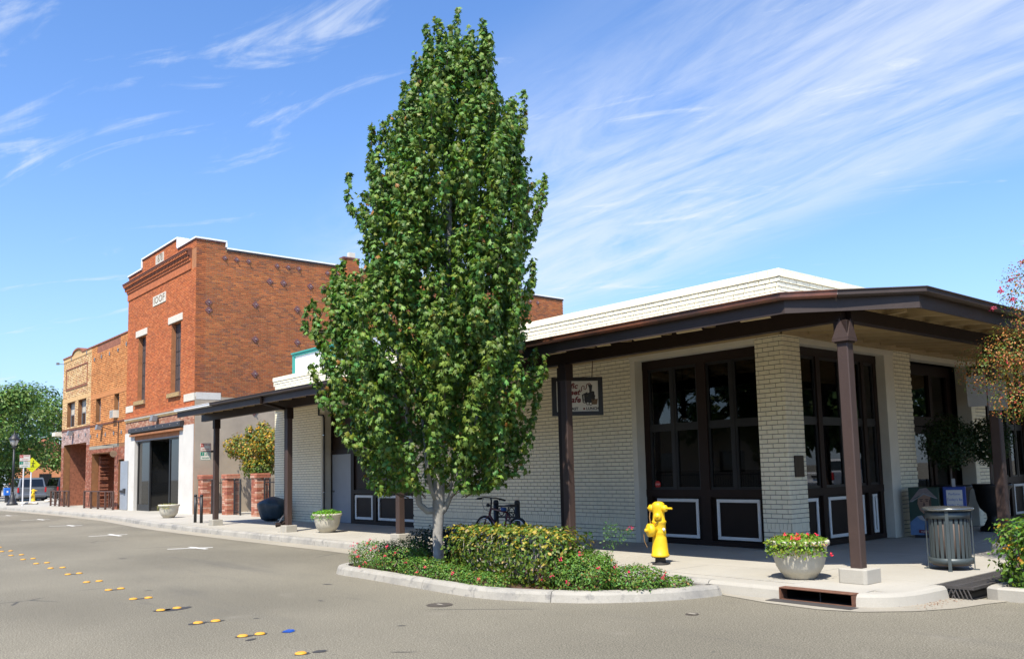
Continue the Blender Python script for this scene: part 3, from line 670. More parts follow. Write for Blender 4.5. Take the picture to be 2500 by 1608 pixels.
# brown shopfront units
def unit(axis, u0, u1, w, cols, name='shopfront', door=None, blinds=True):
    """brown timber shopfront in an opening; cols: list of (a, b) bays"""
    root = MB()
    def B(m, a, b, z0, z1, d0, d1):
        return m.bx(a, b, w + d0, w + d1, z0, z1) if axis == 'y' else m.bx(w - d1, w - d0, a, b, z0, z1)
    f = MB(); B(f, u0, u1, 3.62, 3.80, -.03, .06); B(f, u0, u1, .152, .24, -.03, .06); B(f, u0, u1, 1.06, 1.20, -.035, .06)
    edges = sorted({u0 + .07, u1 - .07, *[e for c in cols for e in c]})
    B(f, u0, u0 + .14, .24, 1.06, -.025, .06); B(f, u0, u0 + .14, 1.20, 3.62, -.025, .06); B(f, u1 - .14, u1, .24, 1.06, -.025, .06); B(f, u1 - .14, u1, 1.20, 3.62, -.025, .06)
    for (a, b), (c, d) in zip(cols, cols[1:]): B(f, b, c, .24, 1.06, -.04, .06); B(f, b, c, 1.20, 3.62, -.04, .06)
    fo = f.build(name, 'brown', cafe)
    for a, b in cols:
        p = MB(); B(p, a, b, .24, 1.06, .02, .06); pn = p.build('panel', 'brown_panel', fo)
        q = MB(); m_ = .11
        B(q, a + m_, b - m_, .27, .33, -.008, .02); B(q, a + m_, b - m_, .96, 1.02, -.008, .02); B(q, a + m_, a + m_ + .06, .33, .96, -.0075, .02); B(q, b - m_ - .06, b - m_, .33, .96, -.0075, .02)
        q.build('panel_trim', 'white_paint', fo, bevel=.006)
        md = (a + b) / 2
        for c, d in ((a, md - .03), (md + .03, b)) if b - a > .7 else ((a, b),):
            for z0, z1 in ((1.20, 2.40), (2.46, 3.62)):
                s = MB(); B(s, c, c + .045, z0, z1, -.01, .05); B(s, d - .045, d, z0, z1, -.01, .05); B(s, c + .045, d - .045, z0, z0 + .045, -.01, .05); B(s, c + .045, d - .045, z1 - .045, z1, -.01, .05); s.build('sash', 'black_frame', fo)
                gl = MB(); B(gl, c + .046, d - .046, z0 + .046, z1 - .046, .015, .018); gl.build('pane', 'glass_clear', fo)
                if blinds and z0 < 2: bl_ = MB(); B(bl_, c + .05, d - .05, 1.56, z1 - .05, .052, .058); bl_.build('blind', 'blind', fo)
        s = MB()
        if b - a > .7: B(s, md - .03, md + .03, 1.20, 3.62, -.02, .05)
        B(s, a, md - .031 if b - a > .7 else b, 2.40, 2.46, -.015, .05)
        if b - a > .7: B(s, md + .031, b, 2.40, 2.46, -.015, .05)
        s.build('mullion', 'black_frame', fo)
    return fo
u1 = unit('y', -11.88, -8.985, Y0 + .25, [(-11.74, -10.50), (-10.29, -9.12)])
o = MB().lathe([(.075, 0), (.075, .004), (.01, .004)], 8, Matrix.Translation((-11.60, Y0 + .255, 1.30)) @ Matrix.Rotation(rad(90), 4, 'X') @ Matrix.Rotation(rad(22.5), 4, 'Z')).build('sticker', 'sticker_red', u1)
v, f = text_geo('STOP', .045, .001); MB().add(v, f, MY(-11.60, Y0 + .2495, 1.30)).build('sticker_text', 'white_paint', u1)
u2 = unit('x', 13.90, 17.01, X0 - .2, [(14.04, 14.70), (14.84, 16.36), (16.48, 17.0 - .13)], blinds=False)
u3 = unit('x', 21.2, 24.6, X0 - .2, [(21.36, 22.3), (22.45, 23.4), (23.55, 24.44)], blinds=False)
# side entrance: transom, door leaf, side lights
e = MB(); wx_ = X0 - .45
for a, b, z0, z1 in ((18.12, 18.34, .15, 3.78), (20.76, 20.975, .15, 3.78), (18.34, 20.76, 3.56, 3.78), (18.34, 20.76, 2.42, 2.62), (19.86, 20.0, .15, 2.42), (19.86, 20.0, 2.62, 3.56)): e.bx(wx_ - .09, wx_ + .03, a, b, z0, z1)
e = e.build('entrance', 'brown', cafe)
box('pane', 'glass_clear', e, wx_ - .04, wx_ - .02, 18.34, 19.86, 2.62, 3.56); box('pane', 'glass_clear', e, wx_ - .04, wx_ - .02, 20.0, 20.76, .9, 2.42); box('pane', 'glass_clear', e, wx_ - .04, wx_ - .02, 20.0, 20.76, 2.62, 3.56)
box('panel', 'brown_panel', e, wx_ - .05, wx_, 20.0, 20.76, .15, .9)
mb = MB(); mb.bx(wx_ - .05, wx_ + .0, 18.36, 18.5, .17, 2.40); mb.bx(wx_ - .05, wx_, 19.7, 19.84, .17, 2.40); mb.bx(wx_ - .05, wx_, 18.5, 19.7, .17, .5); mb.bx(wx_ - .05, wx_, 18.5, 19.7, 2.24, 2.40)
mb.build('door', 'brown', e); box('pane', 'glass_clear', e, wx_ - .035, wx_ - .02, 18.5, 19.7, .5, 2.24); MB().tube([(wx_ + .04, 19.66, .95), (wx_ + .04, 19.66, 1.25)], .015).build('handle', 'plaque_bronze', e)
# brown infill with the grey service door
w = Y0 + .25; A, B = -25.05, -20.03
mb = MB(); mb.bx(A, B, w + .02, w + .06, .15, 3.80)
inf = mb.build('infill_wall', 'brown', cafe)
mb = MB()
for a, b, z0, z1 in ((A, -25.02 + .02, .15, 3.8), (-23.80, -23.62, .15, 3.8), (-22.5, -22.33, .15, 3.8), (-25.0, -23.80, 2.28, 2.42), (-23.62, -22.5, 2.28, 2.42), (-22.33, B, 2.40, 2.52), (-23.62, -22.5, 1.05, 1.17), (-22.33, B, 1.06, 1.20), (-23.62, -22.5, .15, .26), (-22.33, B, .15, .25), (-25.0, -23.8, 3.7, 3.8), (-23.62, -22.5, 3.7, 3.8), (-22.33, B, 3.7, 3.8)): mb.bx(a, b, w - .03, w + .0195, z0, z1)
mb.build('rail', 'brown_panel', inf)
dr = box('door', 'grey_door', cafe, -24.99, -23.81, w - .012, w + .019, .16, 2.275, bevel=.004)
MB().lathe([(.03, 0), (.035, .03), (.028, .055), (.005, .06)], 12, Matrix.Translation((-24.86, w - .012, 1.12)) @ Matrix.Rotation(rad(90), 4, 'X')).build('handle', 'chrome', dr)
for z in (.42, 1.15, 1.95): box('hinge', 'grey_door', dr, -23.845, -23.80, w - .028, w - .013, z - .06, z + .06)
for a, b in ((-23.58, -22.56), (-22.25, -21.15), (-21.05, -20.08)):
    mb = MB(); z0, z1 = (.29, 1.01)
    mb.bx(a, b, w - .012, w + .0185, z0, z0 + .07); mb.bx(a, b, w - .012, w + .0185, z1 - .07, z1); mb.bx(a, a + .07, w - .0115, w + .0185, z0 + .07, z1 - .07); mb.bx(b - .07, b, w - .0115, w + .0185, z0 + .07, z1 - .07)
    mb.build('panel_trim', 'white_paint', inf)
for a, b in ((-22.29, -21.76), (-21.70, -21.17), (-21.1, -20.57)):
    s = MB(); s.bx(a, a + .04, w - .02, w + .018, 1.2, 2.4); s.bx(b - .04, b, w - .02, w + .018, 1.2, 2.4); s.bx(a + .04, b - .04, w - .02, w + .018, 1.2, 1.24); s.bx(a + .04, b - .04, w - .02, w + .018, 2.36, 2.4); s.build('sash', 'black_frame', inf)
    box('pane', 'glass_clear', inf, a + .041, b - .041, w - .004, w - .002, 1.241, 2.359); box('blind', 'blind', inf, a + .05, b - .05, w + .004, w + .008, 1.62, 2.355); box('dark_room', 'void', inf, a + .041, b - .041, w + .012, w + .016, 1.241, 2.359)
MB().tube([(-25.35, Y0 - .05, 3.86), (-25.35, Y0 - .05, 3.55), (-25.05, Y0 - .05, 3.53), (-25.0, Y0 - .05, 3.45), (-25.0, Y0 - .05, .2)], .028, 8).build('conduit', 'black_frame', cafe)
MB().tube([(-25.14, Y0 - .045, 3.5), (-25.14, Y0 - .045, .2)], .02, 8).build('conduit', 'cream_trim', cafe)
for z in (1.1, 2.9): box('pipe_clip', 'chrome', cafe, -25.05, -24.95, Y0 - .083, Y0 - .02, z - .012, z + .012)
box('wall_plaque', 'plaque_bronze', cafe, X0 + .013, X0 + .045, 13.52, 13.79, 1.42, 1.79, bevel=.006)
# ------------------------------------------------------------------ canopy
can = thing('porch_canopy', 'dark brown timber canopy on posts wrapped round the white cafe', 'canopy', (-16, 11.5, G))
YE, XE, ZL = 9.87, -4.95, -28.35
EA, EB = (-6.17, YE), (XE, 11.0)
zb = lambda d: 3.607 + .1 * d         # underside of the rafters, d metres in from the eave
def slab(pts, th):                    # pts (x, y, z)
    n = len(pts); return MB().add([(x, y, z) for x, y, z in pts] + [(x, y, z + th) for x, y, z in pts], [tuple(range(n))[::-1], tuple(range(n, 2 * n))] + [(i, (i + 1) % n, n + (i + 1) % n, n + i) for i in range(n)])
ZW = zb(3.5) + .15; ZE = zb(0) + .15
slab([(ZL, YE, ZE), (EA[0], YE, ZE), (X0 + .07, Y0 - .07, ZW), (ZL, Y0 - .07, ZW)], .03).build('decking', 'cream', can)
slab([(EA[0], YE, ZE), (XE, EB[1], ZE), (X0 + .07, Y0 - .07, ZW)], .03).build('decking', 'cream', can)
slab([(XE, EB[1], ZE), (XE, 26, ZE), (X0 + .07, 26, ZW), (X0 + .07, Y0 - .07, ZW)], .03).build('decking', 'cream', can)
rf = MB()
for pts in ([(ZL, YE - .03, ZE + .032), (EA[0], YE - .03, ZE + .032), (X0 + .07, Y0 - .07, ZW + .032), (ZL, Y0 - .07, ZW + .032)], [(EA[0], YE - .03, ZE + .032), (XE + .03, EB[1], ZE + .032), (X0 + .07, Y0 - .07, ZW + .032)], [(XE + .03, EB[1], ZE + .032), (XE + .03, 26, ZE + .032), (X0 + .07, 26, ZW + .032), (X0 + .07, Y0 - .07, ZW + .032)]):
    s = slab(pts, .02); rf.add(s.v, s.f)
rf.build('roofing', 'roof', can)
def rafter(p, q, w=.045):
    (x0, y0, z0), (x1, y1, z1) = p, q; t = Vector((x1 - x0, y1 - y0)).normalized(); nx, ny = -t.y * w / 2, t.x * w / 2
    return MB().add([(x0 - nx, y0 - ny, z0), (x1 - nx, y1 - ny, z1), (x1 + nx, y1 + ny, z1), (x0 + nx, y0 + ny, z0), (x0 - nx, y0 - ny, z0 + .148), (x1 - nx, y1 - ny, z1 + .148), (x1 + nx, y1 + ny, z1 + .148), (x0 + nx, y0 + ny, z0 + .148)], [(0, 3, 2, 1), (4, 5, 6, 7), (0, 1, 5, 4), (1, 2, 6, 5), (2, 3, 7, 6), (3, 0, 4, 7)])
x = -28.2
while x < -6.6:
    yw = Y0 - .065
    if x > X0: yw = Y0 - .07 - (x - X0) * 1.35
    if yw - YE > .4: rafter((x, YE + .03, zb(0)), (x, yw, zb(yw - YE))).build('rafter', 'cream', can)
    x += .82
y = 12.2
while y < 26:
    rafter((XE - .03, y, zb(0)), (X0 + .065, y, zb(3.5))).build('rafter', 'cream', can); y += .66
rafter((-5.80, 10.62, zb(0)), (X0 + .07, Y0 - .08, zb(3.5)), .06).build('rafter', 'cream', can)
rafter((-5.3, 11.35, zb(0)), (X0 + .09, Y0 + .02, zb(3.5)), .05).build('rafter', 'cream', can)
# fascia, gutter
FP = [(ZL, YE), EA, EB, (XE, 26)]
sweep('fascia', 'fascia', can, FP, [(-.0, 3.578), (-.0, 3.757), (.028, 3.757), (.028, 3.578)])
def gut(path, m):
    sweep('gutter', m, can, path, [(-.012, 3.747), (-.07, 3.747), (-.10, 3.772), (-.10, 3.817), (-.115, 3.827), (-.115, 3.840), (-.085, 3.840), (-.085, 3.782), (-.02, 3.767), (-.012, 3.839)])
gut([(ZL, YE), (-25.4, YE)], 'coping_white'); gut([(-25.39, YE), (-12.2, YE)], 'fascia'); gut([(-12.19, YE), EA, (-5.70, 10.305)], 'gutter_copper'); gut([(-5.695, 10.31), EB, (XE, 26)], 'fascia')
# peeling soffit edge, ragged
mb = MB(); x = -11.6; r = random.Random(3)
while x < -6.4:
    L = r.uniform(.2, .6); z = 3.568 - r.uniform(0, .012); mb.add([(x, YE + .03, 3.579), (x + L, YE + .03, 3.579), (x + L, YE + .06, z - r.uniform(0, .01)), (x, YE + .06, z)], [(0, 1, 2, 3)]); x += L + r.uniform(.2, .8)
stuff(mb.build('loose_paint', 'cream', can))
# sheet and hose on the roof over the corner
s = slab([(-6.15, 10.0, ZE + .054), (-5.15, 10.95, ZE + .054), (-6.1, 11.9, ZE + .26), (-7.1, 11.0, ZE + .26)], .02); s.build('roof_sheet', 'coping_white', can)
MB().tube([(-7.0, 10.9, 3.93), (-6.5, 10.95, 3.95), (-6.2, 11.0, 3.93), (-5.8, 11.1, 3.955), (-5.5, 11.25, 3.92), (-5.35, 11.3, 3.88)], .012, 6).build('hose', 'tyre', can)
# beams
beam = [(-28.45, 10.76), (-27.2, 10.72), (-16.4, 10.55), (-5.72, 10.50)]
sweep('beam', 'brown', can, beam, [(-.07, 3.47), (-.07, 3.71), (.07, 3.71), (.07, 3.47)])
sweep('beam', 'brown', can, [(-5.72, 10.575), (-5.68, 14.9), (-5.68, 26)], [(-.07, 3.472), (-.07, 3.643), (.07, 3.643), (.07, 3.472)])
# posts with capitals and concrete plinths
POSTS = [(-5.72, 10.50), (-10.95, 10.52), (-16.38, 10.58), (-21.95, 10.64), (-27.22, 10.72), (-5.65, 14.95), (-5.65, 20.2)]
for k, (x, y) in enumerate(POSTS):
    rz = rad(0); w = .075; P = MB().bx(x - w, x + w, y - w, y + w, .31, 3.20)
    p = P.build('post', 'brown_post', can, bevel=.012)
    pc = .13; mb = MB().bx(x - .095, x + .095, y - .095, y + .095, 3.18, 3.47)
    mb.build('capital', 'brown', p, bevel=.008)
    if k == 0:
        mb = MB(); c = .112
        for sx_, sy_ in ((0, -1), (1, 0)):
            if sy_: mb.add([(x - c, y - c, 3.24), (x + c, y - c, 3.24), (x, y - .097, 3.50), (x - c, y - .09, 3.24), (x + c, y - .09, 3.24)], [(0, 1, 2), (0, 2, 3), (1, 4, 2), (0, 3, 4, 1)])
            else: mb.add([(x + c, y - c, 3.24), (x + c, y + c, 3.24), (x + .097, y, 3.50), (x + .09, y - c, 3.24), (x + .09, y + c, 3.24)], [(0, 1, 2), (0, 2, 3), (1, 4, 2), (0, 3, 4, 1)])
        mb.bx(x - c, x + c, y - c, y + c, 3.20, 3.238); mb.build('bracket', 'brown_post', p)
    if k in (1, 3): MB().bx(x - w - .10, x - w - .004, y - .05, y + .05, .34, 3.42).build('downspout', 'brown', p, bevel=.006)
    q = .17 if k else .19
    MB().prism([(x - q + .03, y - q), (x + q - .03, y - q), (x + q, y - q + .03), (x + q, y + q), (x - q, y + q), (x - q, y - q + .03)], .145, .33).build('plinth', 'concrete', p, bevel=.012, seg=2)
mb = MB(); mb.tube([(-21.9, YE - .05, 3.75), (-21.95, YE - .03, 3.60), (-22.0, YE + .3, 3.54), (-22.08, 10.55, 3.46)], .045, 8); mb.tube([(-22.08, 10.62, .42), (-22.1, 10.5, .36), (-22.15, 10.36, .34)], [.05, .055, .065], 8); mb.build('downspout_elbow', 'brown', can)
mb = MB(); mb.add([(-22.16, 10.55, .55), (-22.04, 10.55, .62), (-22.02, 10.44, .45), (-22.14, 10.42, .38)], [(0, 1, 2, 3)]); mb.build('torn_foil', 'can_lid', can)
# ================================================================== RED BRICK LODGE
XL, XR, YB = -45.65, -36.39, 34.9
lod = thing('lodge_building', 'tall red brick hall dated 1878 with stepped white topped parapet', 'building', (-41, 20, G))
def pal(*cs):
    r = random.Random(len(cs)); 
    def f(q):
        c = r.choice(cs); k = r.uniform(.78, 1.2); return (c[0] * k, c[1] * k, c[2] * k)
    return f
RED = pal((.46, .125, .034), (.48, .135, .038), (.42, .11, .034), (.50, .155, .05), (.44, .13, .045))
SIDE = pal((.36, .105, .034), (.38, .11, .034), (.33, .10, .036), (.26, .088, .042), (.40, .13, .04))
WIN = [(-39.28, -38.08, 5.40, 8.52), (-43.92, -42.80, 5.40, 8.52)]
ENT = [(-44.15, -37.98, 0, 3.50)]
mb = MB(); wall_cells(mb, 'y', XL, XR, 0, 11.80, Y0, Y0 + .4, WIN + ENT); mb.bx(-43.5, -38.67, Y0, Y0 + .4, 11.80, 12.27)
mb.build('front_wall', 'mortar_red', lod)
mb = MB(); mb.bx(XR - .4, XR, Y0 + .402, 14.63, 0, 11.80); mb.bx(XR - .4, XR, 14.63, YB, 0, 11.50)
mb.build('side_wall', 'mortar_buff', lod); box('far_wall', 'mortar_red', lod, XL, XL + .35, Y0 + .402, YB, 0, 11.4); box('rear_wall', 'mortar_red', lod, XL + .351, XR - .401, YB - .35, YB, 0, 11.4); box('roof_deck', 'coping_dark', lod, XL + .36, XR - .41, Y0 + .41, YB - .36, 10.9, 11.0)
L_, H_, J_ = .215, .071, .011
PLQ = [(-41.55, -40.45, 11.65, 12.10), (-41.83, -40.07, 9.70, 10.17)]
LINT = [(-39.64, -37.88, 8.53, 8.85), (-44.25, -42.6, 8.53, 8.85)]
SILL = [(-39.52, -37.98, 5.19, 5.40), (-44.2, -42.7, 5.19, 5.40)]
BLK = [(-37.58, XR, 4.89, 5.22), (XL, -44.54, 4.93, 5.26)]
hf = WIN + PLQ + LINT + SILL + BLK
fb = lay_bricks(XL, XR, 4.71, 10.58, L_, H_, J_, hf) + lay_bricks(XL, XR, 11.46, 11.79, L_, H_, J_, hf) + lay_bricks(-43.5, -38.67, 11.80, 12.25, L_, H_, J_, hf)
stuff(brick_mesh(fb, 'y', Y0, -1, .010, .002, RED).build('front_brickwork', 'brick_attr', lod))
PINK = pal((.40, .19, .12), (.44, .23, .15), (.36, .15, .09), (.48, .30, .20))
lb = lay_bricks(XL, XR, 3.90, 4.44, L_, H_, J_, [(-44.6, -37.53, 3.85, 4.10)])
stuff(brick_mesh(lb, 'y', Y0, -1, .010, .002, PINK).build('lower_brickwork', 'brick_attr', lod))
sb = lay_bricks(Y0, YB, 5.06, 11.79,   .235, .080, .019, [(14.63, YB + 1, 11.45, 12), (Y0 - 1, 14.5, 5.0, 5.24)])
def side_col(q, _f=SIDE):
    c = _f(q); u = q[0]; z = q[2]
    k = 1 + .10 * math.sin(u * .9 + z * .7) * math.sin(z * 1.3 - u * .4) + .12 * max(0, 1 - abs(z - 10.2) / 1.2) * max(0, 1 - abs(u - 16) / 2.5)
    return (c[0] * k, c[1] * k, c[2] * (k * .5 + .5))
stuff(brick_mesh(sb, 'x', XR, 1, .010, .002, side_col).build('side_brickwork', 'brick_attr', lod))
# stucco base of the side wall, plaster piers of the front
box('stucco', 'stucco', lod, XR, XR + .022, Y0 + .02, YB, .1, 5.045)
for a, b in ((XL, -44.15), (-37.98, XR + .004)): box('pier', 'pier_plaster', lod, a, b, Y0 - .035, Y0 - .001, .1, 3.89)
box('pier_return', 'pier_plaster', lod, -44.155, -44.10, Y0 - .034, Y0 + .40, .1, 3.5); box('pier_return', 'pier_plaster', lod, -38.03, -37.975, Y0 - .034, Y0 + .40, .1, 3.5)
# copings
for a, b, z in ((XL - .06, -43.56, 11.80), (-43.56, -38.61, 12.27), (-38.61, XR + .06, 11.80)):
    box('coping', 'coping_white', lod, a + .001, b - .001, Y0 - .07, Y0 + .47, z + .03, z + .10); box('coping_bed', 'plate_red', lod, a + .01, b - .01, Y0 - .04, Y0 + .44, z - .01, z + .029)
for x in (-43.55, -38.62): box('coping_return', 'coping_white', lod, x - .05, x + .05, Y0 - .065, Y0 + .46, 11.905, 12.295)
box('parapet_back', 'coping_white', lod, -38.7, -38.63, Y0 + .47, Y0 + 1.0, 11.6, 12.36)
box('coping', 'coping_white', lod, XR - .46, XR + .07, Y0 + .48, 14.68, 11.83, 11.90); box('coping', 'coping_white', lod, XR - .46, XR + .07, 14.69, YB + .06, 11.53, 11.60)
box('coping_bed', 'plate_red', lod, XR - .43, XR + .04, Y0 + .48, 14.66, 11.77, 11.829); box('coping_bed', 'coping_dark', lod, XR - .43, XR + .045, 14.69, YB + .03, 11.44, 11.529)
box('coping_return', 'coping_white', lod, XR - .44, XR + .066, 14.63, 14.70, 11.61, 11.825)
# cornice with two dentil rows
cx0, cx1 = XL - .3, -36.92
for d, z0, z1 in ((.05, 10.59, 10.95), (.09, 10.955, 11.05), (.17, 11.19, 11.25), (.25, 11.37, 11.44)): box('cornice_course', 'brick_red', lod, cx0 + .28 - d, cx1 - .28 + d, Y0 - d, Y0 - .0005, z0, z1) if False else None
mat('brick_red', (.44, .13, .045), .85, .25, 8, .4, 50)
mat('brick_dark', (.17, .062, .038), .85, .3, 8, .4, 50)
for d, z0, z1, m in ((.05, 10.59, 10.95, 'brick_red'), (.09, 10.955, 11.06, 'brick_red'), (.17, 11.19, 11.25, 'brick_dark'), (.25, 11.37, 11.44, 'brick_dark'), (.10, 11.062, 11.188, 'brick_dark'), (.18, 11.252, 11.368, 'brick_dark')):
    box('cornice_course', m, lod, cx0 + .3 - d, cx1, Y0 - d, Y0 - .0005, z0, z1)
for d, z0, z1 in ((.15, 11.075, 11.185), (.235, 11.26, 11.365)):
    mb = MB(); x = cx0 + .12
    while x < cx1 - .09: mb.bx(x, x + .09, Y0 - d, Y0 - .09, z0, z1); x += .19
    stuff(mb.build('dentils', 'brick_red', lod))
MB().ext_x([(Y0 - .27, 11.442), (Y0 - .0005, 11.442), (Y0 - .0005, 11.53), (Y0 - .26, 11.47)], cx0 + .04, cx1).build('cornice_cap', 'brick_dark', lod)
# belt below the first floor
for d, z0, z1, m in ((.10, 4.60, 4.705, 'brick_red'), (.05, 4.44, 4.52, 'mortar_buff')): box('belt_course', m, lod, XL, XR - .0005 + (.0), Y0 - d, Y0 - .0005, z0, z1)
mb = MB(); x = XL + .02
while x < XR - .08: mb.bx(x, x + .07, Y0 - .09, Y0 - .03, 4.522, 4.598); x += .14
stuff(mb.build('dentils', 'stone', lod)); box('belt_back', 'brick_dark', lod, XL, XR, Y0 - .03, Y0 - .0005, 4.521, 4.599)
# plaques and writing
def plaque(b, s, size, bold):
    o = box('plaque', 'stone', lod, b[0] + .01, b[1] - .01, Y0 - .035, Y0 + .02, b[2] + .01, b[3] - .01)
    v, f = text_geo(s, size, .006, 0, 'CENTER', bold); xs_ = [p[0] for p in v]; k = (b[1] - b[0] - .3) / (max(xs_) - min(xs_))
    MB().add([(p[0] * k, p[1], p[2]) for p in v], f, MY((b[0] + b[1]) / 2, Y0 - .037, (b[2] + b[3]) / 2)).build('inscription', 'sill_brown', o)
plaque(PLQ[0], '1878', .52, .006); plaque(PLQ[1], 'IOOF', .46, .002)
for b in LINT: box('lintel', 'stone', lod, b[0], b[1], Y0 - .05, Y0 + .35, b[2], b[3] - .01, bevel=.01)
for b in BLK: box('corner_stone', 'stone', lod, b[0], b[1] + (.012 if b[1] == XR else 0), Y0 - .03, Y0 + .05, b[2], b[3] - .015)
box('corner_stone', 'pier_plaster', lod, XR - .02, XR + .03, Y0 + .052, 14.49, 4.93, 5.225)
for (a, b, z0, z1), s in zip(WIN, SILL):
    fr_ = MB(); y = Y0 + .22
    fr_.bx(a, a + .06, y - .03, y + .03, z0, z1); fr_.bx(b - .06, b, y - .03, y + .03, z0, z1); w_ = fr_.build('window', 'shutter', lod)
    m_ = (a + b) / 2
    for c, d in ((a + .062, m_ - .012), (m_ + .012, b - .062)):
        l = box('shutter', 'shutter', w_, c, d, y - .012, y + .012, z0 + .02, z1 - .02)
        mm = MB()
        for i in range(1, 5):
            z = z0 + (z1 - z0) * i / 5; mm.bx(c, d, y - .022, y - .0125, z - .02, z + .02)
        mm.bx((c + d) / 2 - .012, (c + d) / 2 + .012, y - .02, y - .0125, z0 + .03, z1 - .03); mm.build('strap', 'steel_black', w_)
    box('backing', 'void', w_, a, b, y + .04, y + .06, z0, z1)
    o = box('sill', 'sill_brown', lod, s[0], s[1], Y0 - .10, Y0 + .2, s[2], s[3] - .01)
    mm = MB(); n = 14; st = (s[1] - s[0]) / n
    for i in range(n): mm.bx(s[0] + i * st + .006, s[0] + (i + 1) * st - .006, Y0 - .112, Y0 - .101, s[2] + .015, s[3] - .03)
    mm.build('sill_bricks', 'sill_gold', lod)
# entrance: black channel, timber beam, glazed black shopfront with a recessed door
MB().ext_x([(Y0 - .20, 3.87), (Y0 - .02, 3.80), (Y0 - .001, 3.80), (Y0 - .001, 4.09), (Y0 - .16, 4.09), (Y0 - .20, 4.04)], -44.62, -37.52).build('canopy_channel', 'steel_black', lod)
box('channel_lip', 'wood_orange', lod, -44.6, -37.54, Y0 - .15, Y0 - .002, 3.70, 3.80)
for i in range(8): MB().lathe([(.022, 0), (.022, .012), (.01, .02)], 8, Matrix.Translation((-44.3 + i * .93, Y0 - .2, 3.98)) @ Matrix.Rotation(rad(90), 4, 'X')).build('bolt', 'bolt', lod)
box('timber_beam', 'wood_orange', lod, -44.1, -38.03, Y0 + .01, Y0 + .36, 3.51, 3.70); box('head', 'lamp_grey', lod, -44.1, -38.03, Y0 + .005, Y0 + .3, 3.44, 3.508)
sf = MB(); yf, yd = Y0 + .12, Y0 + 1.35
def V(a, z0=.15, z1=3.44, y=None, w=.06, d=.08): sf.bx(a - w, a + w, (y or yf), (y or yf) + d, z0, z1)
for a in (-44.04, -42.36, -39.62, -38.09): V(a)
for a in (-41.85, -40.55, -40.0): V(a, y=yd)
for a, b, y in ((-43.98, -42.42, yf), (-39.56, -38.15, yf)): sf.bx(a, b, y, y + .08, .15, .45); sf.bx(a, b, y, y + .08, 3.36, 3.44)
sf.bx(-42.3, -39.68, yd + .001, yd + .08, 2.42, 2.52); sf.bx(-42.3, -39.68, yd + .002, yd + .079, 3.36, 3.44)
sf = sf.build('shopfront', 'black_frame', lod)
for a, b in ((-43.98, -42.42), (-39.56, -38.15)): box('pane', 'glass_dark', sf, a, b, yf + .03, yf + .045, .451, 3.359)
for (x0, x1) in ((-42.36, -41.85), (-39.62, -40.0)): MB().add([(x0, yf + .09, .15), (x1, yd, .15), (x1, yd, 3.44), (x0, yf + .09, 3.44)], [(0, 1, 2, 3)]).build('pane', 'glass_dark', sf)
box('pane', 'glass_dark', sf, -41.79, -40.06, yd + .03, yd + .04, 2.53, 3.35)
dd = MB(); dd.bx(-41.76, -41.62, yd + .01, yd + .06, .17, 2.41); dd.bx(-40.78, -40.62, yd + .01, yd + .06, .17, 2.41); dd.bx(-41.62, -40.78, yd + .01, yd + .06, .17, .5); dd.bx(-41.62, -40.78, yd + .01, yd + .06, 2.25, 2.41); dd = dd.build('door', 'steel_black', sf)
box('pane', 'glass_dark', sf, -41.62, -40.78, yd + .03, yd + .04, .5, 2.25); MB().tube([(-40.85, yd - .03, 1.0), (-40.85, yd - .03, 1.35)], .015).build('handle', 'bolt', sf)
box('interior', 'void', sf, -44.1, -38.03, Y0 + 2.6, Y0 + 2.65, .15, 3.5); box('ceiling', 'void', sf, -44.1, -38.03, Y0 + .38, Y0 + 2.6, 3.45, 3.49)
def wall_lamp(parent, x, z):
    o = MB().bx(x - .06, x + .06, Y0 - .10, Y0 - .012, z - .03, z + .1).build('lamp', 'lamp_grey', parent)
    MB().ext_x([(Y0 - .36, z - .14), (Y0 - .12, z - .16), (Y0 - .10, z + .08), (Y0 - .30, z + .12)], x - .17, x + .17).build('lamp_head', 'lamp_grey', o)
wall_lamp(lod, -40.84, 4.40)
# anchor plates on the side wall
PL = [(13.91, 9.1), (13.92, 8.76), (16.02, 9.22), (18.02, 9.22), (16.02, 7.67), (18.03, 7.69), (16.01, 6.13), (18.03, 6.13), (15.99, 4.44), (14.6, 11.13), (15.13, 11.13), (15.68, 11.13), (17.03, 11.11), (17.57, 11.12), (18.1, 11.12), (19.56, 11.11), (20.08, 11.12), (16.68, 10.35), (17.34, 10.36), (18.68, 10.36), (19.39, 10.35), (31.79, 11.14), (32.31, 11.14), (32.89, 11.12), (22.2, 11.1), (23.5, 11.12), (24.1, 11.12), (27.6, 11.12), (28.2, 11.12), (20.05, 9.2), (20.05, 7.68)]
for y, z in PL:
    s = .125 if z > 11 else .165; x = XR + (.024 if z < 5 else .012)
    p = MB().ext_x([(y - s, z), (y, z - s), (y + s, z), (y, z + s)], x, x + .022).build('anchor_plate', 'plate_red', lod)
    MB().tube([(x + .02, y, z), (x + .10, y, z)], .022, 6).build('anchor_bolt', 'bolt', p)
# chimney
ch = MB(); ch.bx(XR + .001, XR + .38, 20.42, 21.06, 9.9, 11.86); ch = ch.build('chimney', 'mortar_buff', lod)
cb = lay_bricks(20.42, 21.06, 9.95, 11.86, L_, H_, J_); stuff(brick_mesh(cb, 'x', XR + .38, 1, .01, .002, SIDE).build('brickwork', 'brick_attr', ch))
cb = lay_bricks(XR + .01, XR + .38, 9.95, 11.86, L_, H_, J_); stuff(brick_mesh(cb, 'y', 20.42, -1, .01, .002, SIDE).build('brickwork', 'brick_attr', ch))
box('chimney_cap', 'plate_red', ch, XR + .0, XR + .42, 20.2, 21.1, 11.865, 11.93); box('flue', 'stone', ch, XR + .1, XR + .32, 20.58, 20.9, 11.93, 12.2)
